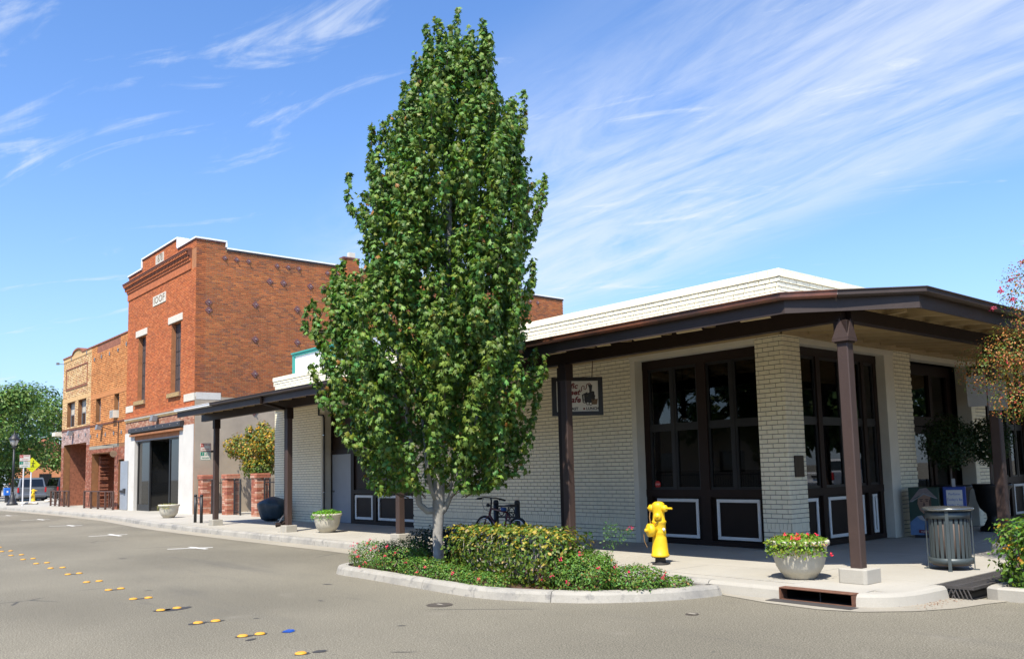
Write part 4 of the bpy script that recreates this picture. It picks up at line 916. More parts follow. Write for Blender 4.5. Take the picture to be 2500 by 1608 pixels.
# ================================================================== ORANGE BRICK BUILDING
XO = -52.1
mat('brick_joint', (.24, .11, .045), .95, .2, 3)
orb = thing('orange_brick_building', 'orange brick two storey building between the tan front and red hall', 'building', (-48.9, 18, G))
OW = [(-51.06, -50.12, 4.78, 6.05), (-47.69, -46.84, 4.80, 6.05)]; OE = [(-51.62, -47.38, 0, 3.07), (-46.72, -45.80, 0, 2.64)]; OP = [(-51.05, -46.8, 8.55, 8.98)]
mb = MB(); wall_cells(mb, 'y', XO, XL - .005, 0, 9.02, Y0, Y0 + .35, OW + OE); mb.build('front_wall', 'brick_joint', orb)
box('rear_block', 'mortar_red', orb, XO, XL - .006, Y0 + 2.2, 30, 0, 8.8)
ORA = pal((.56, .22, .066), (.60, .25, .078), (.52, .20, .06), (.62, .27, .09))
ob_ = lay_bricks(XO, XL - .01, 3.50, 6.05, L_, .098, .022, OW) + lay_bricks(XO, XL - .01, 6.33, 9.0, L_, .098, .022, OP)
stuff(brick_mesh(ob_, 'y', Y0, -1, .012, .002, ORA).build('brickwork', 'brick_attr', orb))
mat('brick_orange', (.52, .205, .066), .85, .15, 6, .3, 50); mat('brick_maroon', (.27, .10, .055), .85, .35, 9, .4, 40)
box('soldier_band', 'brick_orange', orb, XO, XL - .01, Y0 - .016, Y0 - .0005, 6.06, 6.32); box('sign_panel', 'brick_maroon', orb, -51.05, -46.8, Y0 + .001 - .006, Y0 + .01, 8.55, 8.98)
LOW = pal((.30, .095, .05), (.34, .12, .07), (.38, .18, .12), (.26, .08, .045), (.32, .11, .06))
lo_ = lay_bricks(XO, XL - .01, .15, 3.30, L_, .074, .012, OE); stuff(brick_mesh(lo_, 'y', Y0, -1, .014, .006, LOW).build('lower_brickwork', 'brick_attr', orb))
box('old_lintel', 'gutter', orb, XO, -46.7, Y0 - .02, Y0 - .0005, 3.31, 3.48); box('ledge', 'brick_dark', orb, XO, XL - .01, Y0 - .045, Y0 - .013, 4.58, 4.64); box('coping', 'brick_maroon', orb, XO, XL - .01, Y0 - .05, Y0 + .38, 9.02, 9.09)
bw = lay_bricks(-51.6, -47.4, .15, 3.06, .24, .082, .012); bk = brick_mesh(bw, 'y', Y0 + 1.5, -1, .02, .01, LOW); stuff(bk.build('alcove_brickwork', 'brick_attr', orb))
mb = MB(); mb.bx(-51.7, -47.3, Y0 + 1.5, Y0 + 1.7, .1, 3.1); mb.bx(-51.75, -51.63, Y0 + .351, Y0 + 1.49, .1, 3.1); mb.bx(-47.37, -47.25, Y0 + .351, Y0 + 1.49, .1, 3.1); mb.bx(-51.62, -47.38, Y0 + .351, Y0 + 1.49, 3.07, 3.15); mb.build('alcove', 'brick_maroon', orb)
r = random.Random(5); mb = MB(); z = .15
while z < 2.9:
    h = .08; e = r.uniform(.02, .22); mb.bx(-51.615, -51.615 + e + .18, Y0 + .36, Y0 + .8, z, z + h - .012); z += h
mb.build('broken_masonry', 'brick_maroon', orb)
def sash_win(parent, a, b, z0, z1, y, m='lamp_grey'):
    f = MB(); f.bx(a, a + .06, y, y + .06, z0, z1); f.bx(b - .06, b, y, y + .06, z0, z1); f.bx(a + .06, b - .06, y, y + .06, z0, z0 + .06); f.bx(a + .06, b - .06, y, y + .06, z1 - .06, z1); f.bx(a + .06, b - .06, y, y + .06, (z0 + z1) / 2 - .03, (z0 + z1) / 2 + .03)
    w_ = f.build('window', m, parent); zm = (z0 + z1) / 2
    box('pane', 'glass', w_, a + .061, b - .061, y + .03, y + .04, z0 + .061, zm - .031); box('pane', 'glass', w_, a + .061, b - .061, y + .03, y + .04, zm + .031, z1 - .061); box('blind', 'blind', w_, a + .07, b - .07, y + .02, y + .028, zm + .04, z1 - .07)
    return w_
for a, b, z0, z1 in OW: sash_win(orb, a, b, z0, z1, Y0 + .2)
ac = MB().bx(-47.6, -47.0, Y0 - .25, Y0 + .2, 4.80, 5.18).build('air_conditioner', 'cream_trim', orb)
mb = MB()
for i in range(7): mb.bx(-47.56, -47.04, Y0 - .257, Y0 - .2505, 4.83 + i * .05, 4.855 + i * .05)
mb.build('louvre', 'lamp_grey', ac)
def star(parent, x, z, r_=.13):
    P = []
    for i in range(10):
        a = rad(90 + 36 * i); q = r_ if i % 2 == 0 else r_ * .45; P.append((x + q * math.cos(a), z + q * math.sin(a)))
    MB().ext_y(P, Y0 - .05, Y0 - .013).build('anchor_star', 'lamp_grey', parent, bevel=.008)
for x, z in ((-45.78, 8.44), (-47.17, 8.31), (-48.66, 8.29), (-50.14, 8.3), (-51.49, 8.29), (-51.86, 4.05), (-50.57, 4.04), (-49.06, 4.03), (-47.58, 4.03), (-46.28, 4.02)): star(orb, x, z)
wall_lamp(orb, -49.7, 4.46)
dl = MB().bx(-46.09, -44.98, Y0 - .09, Y0 - .045, .17, 2.55).build('open_steel_door', 'grey_door', orb); mb = MB().bx(-46.0, -45.25, Y0 - .15, Y0 - .091, 1.02, 1.12); mb.bx(-45.45, -45.2, Y0 - .16, Y0 - .091, .98, 1.2); mb.build('push_bar', 'steel_black', dl)
box('doorway_dark', 'void', orb, -46.75, -45.7, Y0 + .352, Y0 + .5, .1, 2.7)
mb = MB(); mb.tube([(-46.75, Y0 - .05, 4.6), (-46.75, Y0 - .05, 3.35), (-46.75, Y0 - .6, 3.38), (-47.4, Y0 - .6, 3.4)], .02); mb.tube([(-46.75, Y0 - .05, 4.0), (-46.75, Y0 - .9, 4.35), (-46.3, Y0 - 1.4, 4.5)], .014); mb.build('sign_bracket', 'iron', orb)
MB().lathe([(.17, -.01), (.17, .01), (.05, .012)], 18, Matrix.Translation((-46.75, Y0 - .25, 2.95)) @ Matrix.Rotation(rad(90), 4, 'Y')).build('hanging_disc', 'sill_brown', orb); MB().tube([(-46.75, Y0 - .25, 3.12), (-46.75, Y0 - .25, 3.38)], .01, 6).build('hanger', 'iron', orb)
# ================================================================== TAN BRICK BUILDING
XT = -58.3
tan = thing('tan_brick_building', 'tan brick two storey building with a small arched parapet, farthest left', 'building', (-55.2, 18, G))
TW = [(-57.2, -55.45, 4.80, 6.27), (-54.75, -53.0, 4.80, 6.27)]; TE = [(-57.72, -52.76, 0, 3.80)]
mb = MB(); wall_cells(mb, 'y', XT, XO - .005, 0, 9.0, Y0, Y0 + .35, TW + TE); mb.build('front_wall', 'brick_joint', tan)
arch = [(-56.35, 9.0)] + [(-55.2 - 1.0 * math.cos(t), 9.03 + .24 * math.sin(t)) for t in [math.pi * i / 12 for i in range(13)]] + [(-54.05, 9.0)]
MB().ext_y(arch, Y0 - .005, Y0 + .32).build('parapet_arch', 'mortar_buff', tan)
for i in range(12):
    t0, t1 = math.pi * i / 12 + .02, math.pi * (i + 1) / 12 - .02
    MB().ext_y([(-55.2 - 1.0 * math.cos(t0), 9.04 + .25 * math.sin(t0)), (-55.2 - 1.1 * math.cos(t0), 9.04 + .35 * math.sin(t0)), (-55.2 - 1.1 * math.cos(t1), 9.04 + .35 * math.sin(t1)), (-55.2 - 1.0 * math.cos(t1), 9.04 + .25 * math.sin(t1))], Y0 - .06, Y0 + .35).build('arch_brick', 'brick_maroon', tan)
for a, b in ((XT - .04, -56.32), (-54.08, XO - .006)): box('coping', 'brick_maroon', tan, a, b, Y0 - .06, Y0 + .38, 9.0, 9.09)
TAN = pal((.66, .43, .20), (.68, .46, .22), (.62, .39, .17), (.70, .50, .27), (.52, .28, .14))
tb = lay_bricks(XT, XO - .01, 4.72, 8.78, L_, .098, .022, TW + [(-57.62, -52.86, 8.25, 8.33), (-57.62, -52.86, 7.02, 7.12)])
stuff(brick_mesh(tb, 'y', Y0, -1, .012, .002, TAN).build('brickwork', 'brick_attr', tan))
mat('brick_tan', (.60, .38, .17), .85, .15, 6, .3, 50)
box('soldier_band', 'brick_tan', tan, XT, XO - .01, Y0 - .018, Y0 - .013, 6.29, 6.52); box('frieze', 'brick_tan', tan, XT, XO - .01, Y0 - .03, Y0 - .0005, 8.79, 8.99)
mb = MB(); mb.bx(-57.6, -52.88, Y0 - .04, Y0 - .001, 8.255, 8.325); mb.bx(-57.6, -52.88, Y0 - .04, Y0 - .001, 7.03, 7.11); mb.bx(-57.6, -57.5, Y0 - .041, Y0 - .013, 7.112, 8.253); mb.bx(-52.98, -52.88, Y0 - .041, Y0 - .013, 7.112, 8.253); mb.build('panel_border', 'brick_maroon', tan)
PNT = pal((.44, .30, .26), (.50, .37, .33), (.40, .26, .23))
pb_ = lay_bricks(XT, XO - .01, .15, 4.58, L_, .074, .012, TE); 
stuff(brick_mesh([q for q in pb_ if q[2] > 3.6], 'y', Y0, -1, .012, .003, PNT).build('painted_brickwork', 'brick_attr', tan)); stuff(brick_mesh([q for q in pb_ if q[2] <= 3.6], 'y', Y0, -1, .014, .006, LOW).build('lower_brickwork', 'brick_attr', tan))
box('ledge', 'brick_dark', tan, XT, XO - .01, Y0 - .045, Y0 - .013, 4.59, 4.66)
for a, b, z0, z1 in TW:
    w_ = sash_win(tan, a, b, z0, z1, Y0 + .2); MB().bx((a + b) / 2 - .05, (a + b) / 2 + .05, Y0 + .195, Y0 + .262, z0 + .06, z1 - .06).build('mullion', 'lamp_grey', w_)
for x, z in ((-53.11, 8.88), (-56.44, 8.88), (-57.66, 4.2), (-56.28, 4.2), (-54.38, 4.22), (-52.95, 4.21)): star(tan, x, z)
wall_lamp(tan, -55.6, 4.42)
mb = MB(); mb.bx(-57.8, -52.7, Y0 + 1.8, Y0 + 2.0, .1, 3.9); mb.bx(-57.85, -57.73, Y0 + .351, Y0 + 1.79, .1, 3.9); mb.bx(-52.75, -52.63, Y0 + .351, Y0 + 1.79, .1, 3.9); mb.bx(-57.72, -52.76, Y0 + .351, Y0 + 1.79, 3.8, 3.9); mb.build('alcove', 'brick_maroon', tan)
db = MB(); db.bx(-55.2, -55.05, Y0 + 1.68, Y0 + 1.79, .15, 3.4); db.bx(-53.1, -52.95, Y0 + 1.68, Y0 + 1.79, .15, 3.4); db.bx(-54.2, -54.08, Y0 + 1.68, Y0 + 1.79, .15, 3.4); db.bx(-55.05, -53.1, Y0 + 1.7, Y0 + 1.78, 3.3, 3.4); db = db.build('door_frame', 'grey_door', tan)
box('door', 'glass', db, -55.04, -54.21, Y0 + 1.72, Y0 + 1.75, .16, 3.29); box('door', 'grey_door', db, -54.07, -53.11, Y0 + 1.72, Y0 + 1.75, .16, 3.29)
box('side_return', 'brick_maroon', tan, XT - .0, XT + .3, Y0 + .352, 30, 0, 8.9); box('roof_deck', 'coping_dark', tan, XT + .31, XO - .01, Y0 + 2.2, 30, 8.4, 8.5)
mb = MB().tube([(XT, Y0 + .1, 4.35), (XT - .7, Y0 - .1, 4.35)], .04); mb.bx(XT - .95, XT - .2, Y0 - .35, Y0 + .05, 4.36, 4.6); mb.build('floodlight', 'cream_trim', tan, bevel=.05)
mb = MB().tube([(XT + .1, Y0 - .02, 8.75), (XT + .1, Y0 - .3, 8.75)], .02); mb.bx(XT + .0, XT + .2, Y0 - .45, Y0 - .3, 8.7, 8.82); mb.build('camera_bracket', 'lamp_grey', tan)
# alcove railings
def railing(x0, x1, y, label, sl):
    t = thing('railing', label, 'railing', ((x0 + x1) / 2, y, G), 'railings before the brick alcoves'); n = 5
    mb = MB(); mb.bx(x0, x1, y - .035, y + .035, 1.03, 1.09); mb.bx(x0, x1, y - .02, y + .02, .23, .27); mb.build('rail', 'iron_rust', t)
    for i in range(n):
        x = x0 + .03 + (x1 - x0 - .06) * i / (n - 1); box('post', 'iron_rust', t, x - .045, x + .045, y - .045, y + .045, .15, 1.028)
    r_ = random.Random(int(-x0))
    for i in range(9):
        a = x0 + r_.uniform(.1, x1 - x0 - .4); MB().tube([(a, y, .26), (a + r_.uniform(-.3, .35), y, 1.035)], .02, 6).build('slanting_bar', 'iron_rust', t)
railing(-59.2, -54.9, 13.05, 'rusty iron railing with slanting bars before the tan building alcove', 1); railing(-51.4, -46.1, 12.98, 'rusty iron railing with slanting bars before the orange building alcove', 2)
# ================================================================== COURTYARD GAP
def gate_pillar(cx, cy, label, zt=1.74):
    t = thing('gate_pillar', label, 'pillar', (cx, cy, G), 'brick gate pillars'); h = .25; mb = MB().bx(cx - h + .012, cx + h - .012, cy - h + .012, cy + h - .012, .14, zt - .17); mb.build('core', 'mortar_buff', t)
    k = 0; z = .152; r_ = random.Random(int(cx * 7)); cs = [(.42, .15, .09), (.36, .12, .07), (.52, .30, .22), (.46, .2, .13), (.30, .09, .06)]
    mats = []
    for i, c in enumerate(cs): mat('pillar_brick_%d' % i, c, .85, .2, 12, .4, 50); mats.append('pillar_brick_%d' % i)
    while z < zt - .2:
        q = .072
        for (a, b, c, d) in (((-h, h - .2, -h, -h + .2), (h - .195, h, -h, h - .2), (-h + .2, h, h - .195, h), (-h, -h + .195, -h + .205, h)) if k % 2 == 0 else ((-h + .2, h, -h, -h + .195), (h - .195, h, -h + .2, h), (-h, h - .2, h - .195, h), (-h, -h + .195, -h, h - .2))):
            e = r_.uniform(0, .006); MB().bx(cx + a + e + .003, cx + b - e - .003, cy + c + e, cy + d - e, z, z + q - .012).build('brick', r_.choice(mats), t)
        z += q; k += 1
    z0 = z
    for (a, b) in ((-.28, -.095), (-.09, .09), (.095, .28)): MB().bx(cx + a, cx + b, cy - .28, cy + .28, z0, z0 + .085).build('cap_brick', r_.choice(mats), t)
    MB().bx(cx - .28, cx + .28, cy - .28, cy + .28, z0 + .09, z0 + .165).build('cap', 'pillar_brick_0', t, bevel=.01)
gate_pillar(-36.02, 13.78, 'red brick gate pillar against the stucco side wall'); gate_pillar(-34.22, 14.08, 'red brick gate pillar on the left of the open iron gate'); gate_pillar(-31.42, 14.08, 'red brick gate pillar right of the gate, beside the covered grill')
def iron_panel(name, x0, y0, x1, y1, label, zt=1.55):
    t = thing(name, label, 'gate' if 'gate' in name else 'fence', ((x0 + x1) / 2, (y0 + y1) / 2, G)); L = math.dist((x0, y0), (x1, y1)); n = max(3, int(L / .13))
    mb = MB(); mb.tube([(x0, y0, 1.42), (x1, y1, 1.42)], .02, 6); mb.tube([(x0, y0, .28), (x1, y1, .28)], .02, 6); mb.build('rail', 'iron', t)
    for i in range(n + 1):
        k = i / n; x, y = x0 + (x1 - x0) * k, y0 + (y1 - y0) * k; MB().tube([(x, y, .2 if 0 < i < n else .15), (x, y, zt), (x, y, zt + .05)], [.03 if i in (0, n) else .011, .03 if i in (0, n) else .011, .004], 6).build('bar', 'iron', t)
iron_panel('iron_fence', -35.72, 13.9, -34.5, 14.08, 'black iron fence panel between the two left gate pillars'); iron_panel('iron_gate', -33.9, 14.1, -33.05, 14.0, 'black iron gate leaf hung on the left gate pillar'); iron_panel('iron_gate', -31.95, 14.02, -31.7, 14.6, 'open black iron gate leaf folded back at the right pillar'); iron_panel('iron_fence', -31.1, 14.1, -28.75, 14.1, 'black iron fence panel between right pillar and white cafe wall')
mb = MB(); mb.bx(-36.3, -28.7, 24, 24.3, .1, 3.4); w_ = mb.build('yard_wall', 'stucco'); tag(w_, 'plain tan wall closing the back of the courtyard', 'wall')
g_ = thing('covered_grill', 'barbecue under a dark blue tarp beside the white cafe wall', 'grill', (-27.75, 12.85, G))
bm = bmesh.new(); bmesh.ops.create_icosphere(bm, subdivisions=4, radius=1)
for v in bm.verts:
    c = v.co; ang = math.atan2(c.y, c.x); zz_ = (c.z + 1) / 2
    fold = 1 + .05 * math.sin(ang * 9 + zz_ * 4) * (1 - zz_ * .5) + .04 * math.sin(ang * 4 + 1)
    w2 = (.36 + .20 * min(1, zz_ * 1.6)) if zz_ < .75 else .56 - (zz_ - .75) * 1.1
    rr = math.hypot(c.x, c.y) or 1e-6; sq = min(1, rr * 1.5) / rr
    v.co = (c.x * sq * w2 * 1.15 * fold, c.y * sq * w2 * .8 * fold, zz_ * .80 + .03 * math.sin(c.x * 5))
me = bpy.data.meshes.new('cover'); bm.to_mesh(me); bm.free(); me.materials.append(MAT['tarp']); me.polygons.foreach_set('use_smooth', [True] * len(me.polygons))
o = bpy.data.objects.new('cover', me); COL.objects.link(o); o.parent = g_
for dx in (-.3, .3): MB().lathe([(.06, 0), (.06, .05)], 12, Matrix.Translation((-27.75 + dx, 12.86, G + .05)) @ Matrix.Rotation(rad(90), 4, 'X')).build('wheel', 'tyre', g_)
# teal framed board standing on the cafe roof
tb_ = thing('roof_board', 'white boarded box with teal trim rising behind the cafe parapet', 'roof structure', (-27, 13.9, 4.6))
box('board', 'coping_white', tb_, -28.10, -25.72, 13.86, 13.98, 4.61, 5.80); mb = MB(); mb.bx(-28.26, -28.10, 13.82, 14.02, 4.605, 5.80); mb.bx(-25.72, -25.52, 13.82, 14.02, 4.605, 5.80); mb.bx(-28.26, -25.52, 13.815, 14.025, 5.801, 5.88); mb.bx(-28.3, -25.48, 13.78, 14.05, 5.881, 5.93); mb.build('trim', 'teal', tb_)
mb = MB()
for i in range(24): mb.bx(-25.5 + i * .15, -25.5 + i * .15 + .075, 14.1, 14.16, 4.61, 5.85); mb.bx(-25.5 + i * .15 + .0755, -25.5 + i * .15 + .1495, 14.13, 14.16, 4.61, 5.85)
mb.build('corrugated_sheet', 'metal_roof', tb_)
# ================================================================== STREET FURNITURE
def planter(x, y, label, s=1., fl=None):
    t = local('flower_bowl', label, 'planter', (x, y, G), 'concrete flower bowls'); t.scale = (s, s, s)
    MB().lathe([(.17, 0), (.20, .012), (.235, .07), (.25, .075), (.30, .16), (.335, .28), (.348, .40), (.36, .425), (.385, .44), (.39, .47), (.385, .495), (.36, .50), (.335, .49), (.33, .44), (.05, .43)], 40).build('bowl', 'planter', t, True)
    MB().lathe([(.325, .40), (.325, .445), (.05, .455)], 24).build('soil', 'soil', t)
    return t
pl1 = planter(-6.5, 10.42, 'concrete bowl with trailing red petunias beside the corner post')
pl2 = planter(-20.75, 11.15, 'cream concrete bowl of green foliage in front of the grey door', .98)
pl3 = planter(-34.2, 11.65, 'cream concrete bowl with sparse plants before the red hall entrance', 1.02)
def plants_in(t, n, base, spread, zc, hang=0, fl=0, flc=(.75, .02, .06), dry=0.):
    a = rng.uniform(0, 2 * np.pi, n); r = np.sqrt(rng.uniform(0, 1, n)) * spread; x, y = r * np.cos(a), r * np.sin(a)
    z = zc + rng.uniform(0, .10, n) * (1 - (r / spread) ** 2 * .6) + .02
    if hang:
        h = rng.uniform(0, 1, n) < hang; ang = rng.uniform(-2.4, -.1, n); q = rng.uniform(.30, .43, n)
        x = np.where(h, q * np.cos(ang), x); y = np.where(h, q * np.sin(ang), y); z = np.where(h, zc + .06 - rng.uniform(0, .22, n) * (q - .28) / .15, z)
    nr = np.stack([x, y, np.full(n, .35)], 1) + rng.normal(0, .35, (n, 3)); c = hue(base, n, .35, .2)
    if dry: c[rng.uniform(0, 1, n) < dry] = (.35, .24, .08)
    stuff(leaf_mesh('foliage', *OVAL, np.stack([x, y, z], 1), nr, rng.uniform(.035, .06, n), c, 'leaf', t))
    for i in range(fl):
        an = rng.uniform(-2.2, .2); q = rng.uniform(.15, .43); zz_ = zc + .13 - max(0, q - .30) * 2.0; P = [(q * math.cos(an), q * math.sin(an), zz_)]
        for k in range(5):
            aa = k * 1.2566; P.append((P[0][0] + .012 * math.cos(aa), P[0][1] - .012, P[0][2] + .012 * math.sin(aa)))
        leaf_mesh('flower', *OVAL, P, np.array([[.1, -1, .6]] * 6) + rng.normal(0, .3, (6, 3)), np.full(6, .030), hue(flc, 6, .2, .1), 'petal', t)
plants_in(pl1, 3000, (.15, .24, .02), .34, .45, .45, 12, dry=.05); plants_in(pl2, 2600, (.12, .28, .02), .36, .47, .10, 0); plants_in(pl3, 500, (.22, .26, .07), .34, .42, .25, 0, dry=.3)
def rack(x, y, label, dx=.55):
    t = local('bike_rack', label, 'bike rack', (x, y, G), 'black two-post bike racks')
    for s in (-1, 1):
        p = MB().tube([(s * dx / 2, 0, 0), (s * dx / 2, 0, .86)], .05, 16).build('post', 'iron', t, True); MB().lathe([(.052, .86), (.052, .91), (.045, .935), (.02, .945)], 16, Matrix.Translation((s * dx / 2, 0, 0))).build('cap', 'iron', p, True)
    mb = MB(); mb.bx(-dx / 2, dx / 2, -.012, .012, .82, .85); mb.bx(-dx / 2, dx / 2, -.012, .012, .62, .65); mb.build('rail', 'iron', t)
    for s in (-1, 1):
        mb = MB(); mb.ring((s * .15, 0, .735), .075, .009, 20, 6); mb.build('scroll', 'iron', t)
rack(-29.3, 10.95, 'black two-post bike rack standing left of the end canopy post'); rack(-12.65, 10.52, 'black two-post bike rack with a bicycle leaning on it', .62)
# bicycle (front wheel to the left)
bk = local('bicycle', 'dark red mountain bike leaning at the rack behind the hedge', 'bicycle', (-12.55, 10.24, G), rz=rad(-4)); bk.rotation_euler.x = rad(-5)
RW, FW, BBk, ST, HT, HB = (.53, 0, .33), (-.52, 0, .33), (.09, 0, .30), (.20, 0, .74), (-.34, 0, .80), (-.375, 0, .68)
for nm, c in (('wheel', FW), ('wheel', RW)):
    w_ = MB().ring(c, .315, .024, 40, 10).build(nm, 'tyre', bk, True); MB().ring(c, .283, .012, 40, 6).build('rim', 'chrome', w_, True)
    sp = MB()
    for i in range(18): a = 2 * math.pi * i / 18; sp.tube([c, (c[0] + .28 * math.cos(a), 0, c[2] + .28 * math.sin(a))], .0015, 4, False)
    sp.build('spokes', 'chrome', w_); MB().tube([(c[0], -.05, c[2]), (c[0], .05, c[2])], .02, 8).build('hub', 'chrome', w_)
mb = MB(); mb.tube([HT, ST], .018); mb.tube([HB, BBk], .021); mb.tube([ST, BBk], .017); mb.tube([HT, HB], .022)
for s in (-.05, .05): mb.tube([ST, (RW[0], s, RW[2])], .009); mb.tube([BBk, (RW[0], s, RW[2])], .010)
mb.build('frame', 'bike_red', bk, True); mb = MB()
for s in (-.055, .055): mb.tube([(HB[0], 0, HB[2] - .01), (HB[0] - .02, s, HB[2] - .05), (FW[0], s, FW[2])], .012)
mb.build('fork', 'bike_red', bk, True)
mb = MB(); mb.tube([HT, (-.335, 0, .94), (-.36, 0, .99)], .016); mb.tube([(-.34, -.31, .97), (-.38, -.14, 1.0), (-.38, .14, 1.0), (-.34, .31, .97)], .012); mb.build('handlebar', 'iron', bk, True)
for s in (-1, 1): MB().tube([(-.355, s * .20, .985), (-.335, s * .32, .965)], .018).build('grip', 'tyre', bk, True); MB().tube([(-.37, s * .2, .98), (-.46, s * .28, .955)], .006, 6).build('brake_lever', 'iron', bk)
MB().tube([(-.38, -.15, .99), (-.5, -.1, .9), (-.48, -.05, .78), (-.37, 0, .74)], .004, 6).build('cable', 'iron', bk); MB().lathe([(.03, 0), (.035, .04), (.01, .05)], 10, Matrix.Translation((-.41, 0, .86)) @ Matrix.Rotation(rad(-90), 4, 'Y')).build('headlight', 'iron', bk)
MB().tube([ST, (.225, 0, .84)], .014).build('seat_post', 'iron', bk); MB().ext_y([(.08, .85), (.14, .862), (.30, .885), (.38, .89), (.36, .845), (.24, .835), (.10, .842)], -.07, .07).build('saddle', 'iron', bk, bevel=.02, seg=2)
MB().lathe([(.10, -.004), (.10, .004), (.02, .005)], 24, Matrix.Translation((BBk[0], -.05, BBk[2])) @ Matrix.Rotation(rad(90), 4, 'X')).build('chainring', 'iron', bk); mb = MB().tube([(BBk[0], -.07, BBk[2]), (BBk[0] + .02, -.07, BBk[2] + .17), (BBk[0] + .02, -.16, BBk[2] + .17)], .009); mb.tube([(BBk[0], .07, BBk[2]), (BBk[0] - .02, .07, BBk[2] - .17), (BBk[0] - .02, .16, BBk[2] - .17)], .009); mb.build('crank', 'iron', bk)
MB().bx(.03, .15, -.05, .03, .76, .83).build('lock_bag', 'blue_bag', bk, bevel=.02); mb = MB()
for i in range(3): mb.ring((.2, 0, .66), .07 + .012 * i, .009, 18, 6, Matrix.Rotation(rad(20 * i), 4, 'Z'))
mb.build('cable_lock', 'car_trim', bk)
# hydrants
def hydrant(x, y, label, rz=0., s=1., chain=True):
    t = local('fire_hydrant', label, 'fire hydrant', (x, y, G), 'yellow fire hydrants', rz); t.scale = (s, s, s)
    MB().lathe([(.13, 0), (.13, .02), (.085, .03), (.08, .10), (.10, .105), (.10, .12), (.05, .12)], 20).build('base', 'hydrant_base', t, True)
    MB().lathe([(.135, .122), (.142, .13), (.142, .155), (.128, .17), (.118, .30), (.105, .42), (.098, .46), (.104, .47), (.104, .50), (.10, .52), (.10, .62), (.112, .64), (.112, .665), (.096, .68), (.088, .78), (.098, .86), (.10, .90), (.09, .935), (.06, .958), (.02, .965)], 28).build('barrel', 'hydrant_yellow', t, True)
    mb = MB()
    for i in range(8): a = i * .7854; mb.lathe([(.012, .11), (.012, .135)], 6, Matrix.Translation((.118 * math.cos(a), .118 * math.sin(a), 0)))
    mb.build('flange_bolts', 'hydrant_base', t)
    def outlet(d, z, r, L):
        d = Vector(d).normalized(); q = d.to_track_quat('Z', 'Y').to_matrix().to_4x4(); M_ = Matrix.Translation((0, 0, z)) @ q
        o = MB().lathe([(r * .8, 0), (r * .8, L * .55), (r, L * .58), (r * 1.04, L * .62), (r * 1.04, L * .92), (r * .8, L), (r * .3, L * 1.02), (r * .26, L * 1.22), (r * .2, L * 1.24)], 18, M_).build('outlet', 'hydrant_yellow', t, True)
    outlet((-.55, -.83, 0), .53, .098, .20); outlet((-1, .1, 0), .86, .055, .17); outlet((1, -.1, 0), .86, .05, .15); outlet((.35, -.93, 0), .74, .055, .14)
    MB().tube([(.14, -.014, .86), (.25, -.025, .86)], .016, 8).build('stem', 'hydrant_yellow', t)
    if chain:
        mb = MB(); mb.tube([(-.15, .0, .84), (-.13, -.06, .72), (-.09, -.10, .60), (-.02, -.12, .585), (.04, -.12, .66)], .007, 5); mb.tube([(-.16, -.2, .47), (-.15, -.20, .36), (-.13, -.16, .27)], .007, 5); mb.build('chain', 'chain', t)
        MB().tube([(.10, -.05, .55), (.125, -.06, .53)], .02, 8).build('tag', 'white_paint', t)
hydrant(-9.0, 10.56, 'large yellow fire hydrant on the pavement behind the rose bed', rad(10)); hydrant(-69.0, 14.1, 'small distant yellow fire hydrant in front of the silver car', rad(60), 1., False)
# litter bin
t = local('litter_bin', 'round grey slatted metal litter bin on the corner pavement', 'litter bin', (-5.47, 12.55, G))
MB().lathe([(.235, .06), (.235, .74), (.22, .74)], 28).build('liner', 'can_liner', t, True)
for nm, z0, z1 in (('top_band', .70, .79), ('bottom_band', .085, .165)): MB().lathe([(.272, z0), (.280, z0), (.280, z1), (.272, z1), (.262, z1), (.262, z0)], 36).build(nm, 'can_metal', t, True)
for i in range(24):
    a = 2 * math.pi * i / 24; M_ = Matrix.Rotation(a, 4, 'Z'); MB().bx(.250, .259, -.021, .021, .09, .785, M_).build('slat', 'can_metal', t)
for i in range(4):
    a = rad(20 + 90 * i); M_ = Matrix.Rotation(a, 4, 'Z'); l = MB().bx(.281, .293, -.022, .022, .012, .80, M_).build('leg', 'can_metal', t); MB().bx(.27, .345, -.028, .028, 0, .012, M_).build('foot', 'can_metal', l)
v = MB(); pr = [(.17, .795), (.29, .80), (.322, .815), (.332, .83), (.322, .845), (.28, .855), (.20, .84), (.165, .825)]; n = 40
for r_, z in pr: v.v += [(r_ * math.cos(2 * math.pi * j / n), r_ * math.sin(2 * math.pi * j / n), z) for j in range(n)]
k = len(pr); v.f += [(i * n + j, i * n + (j + 1) % n, ((i + 1) % k) * n + (j + 1) % n, ((i + 1) % k) * n + j) for i in range(k) for j in range(n)]
v.build('lid', 'can_lid', t, True); MB().lathe([(.2, .80), (.2, .806), (.01, .806)], 24).build('opening', 'void', t)
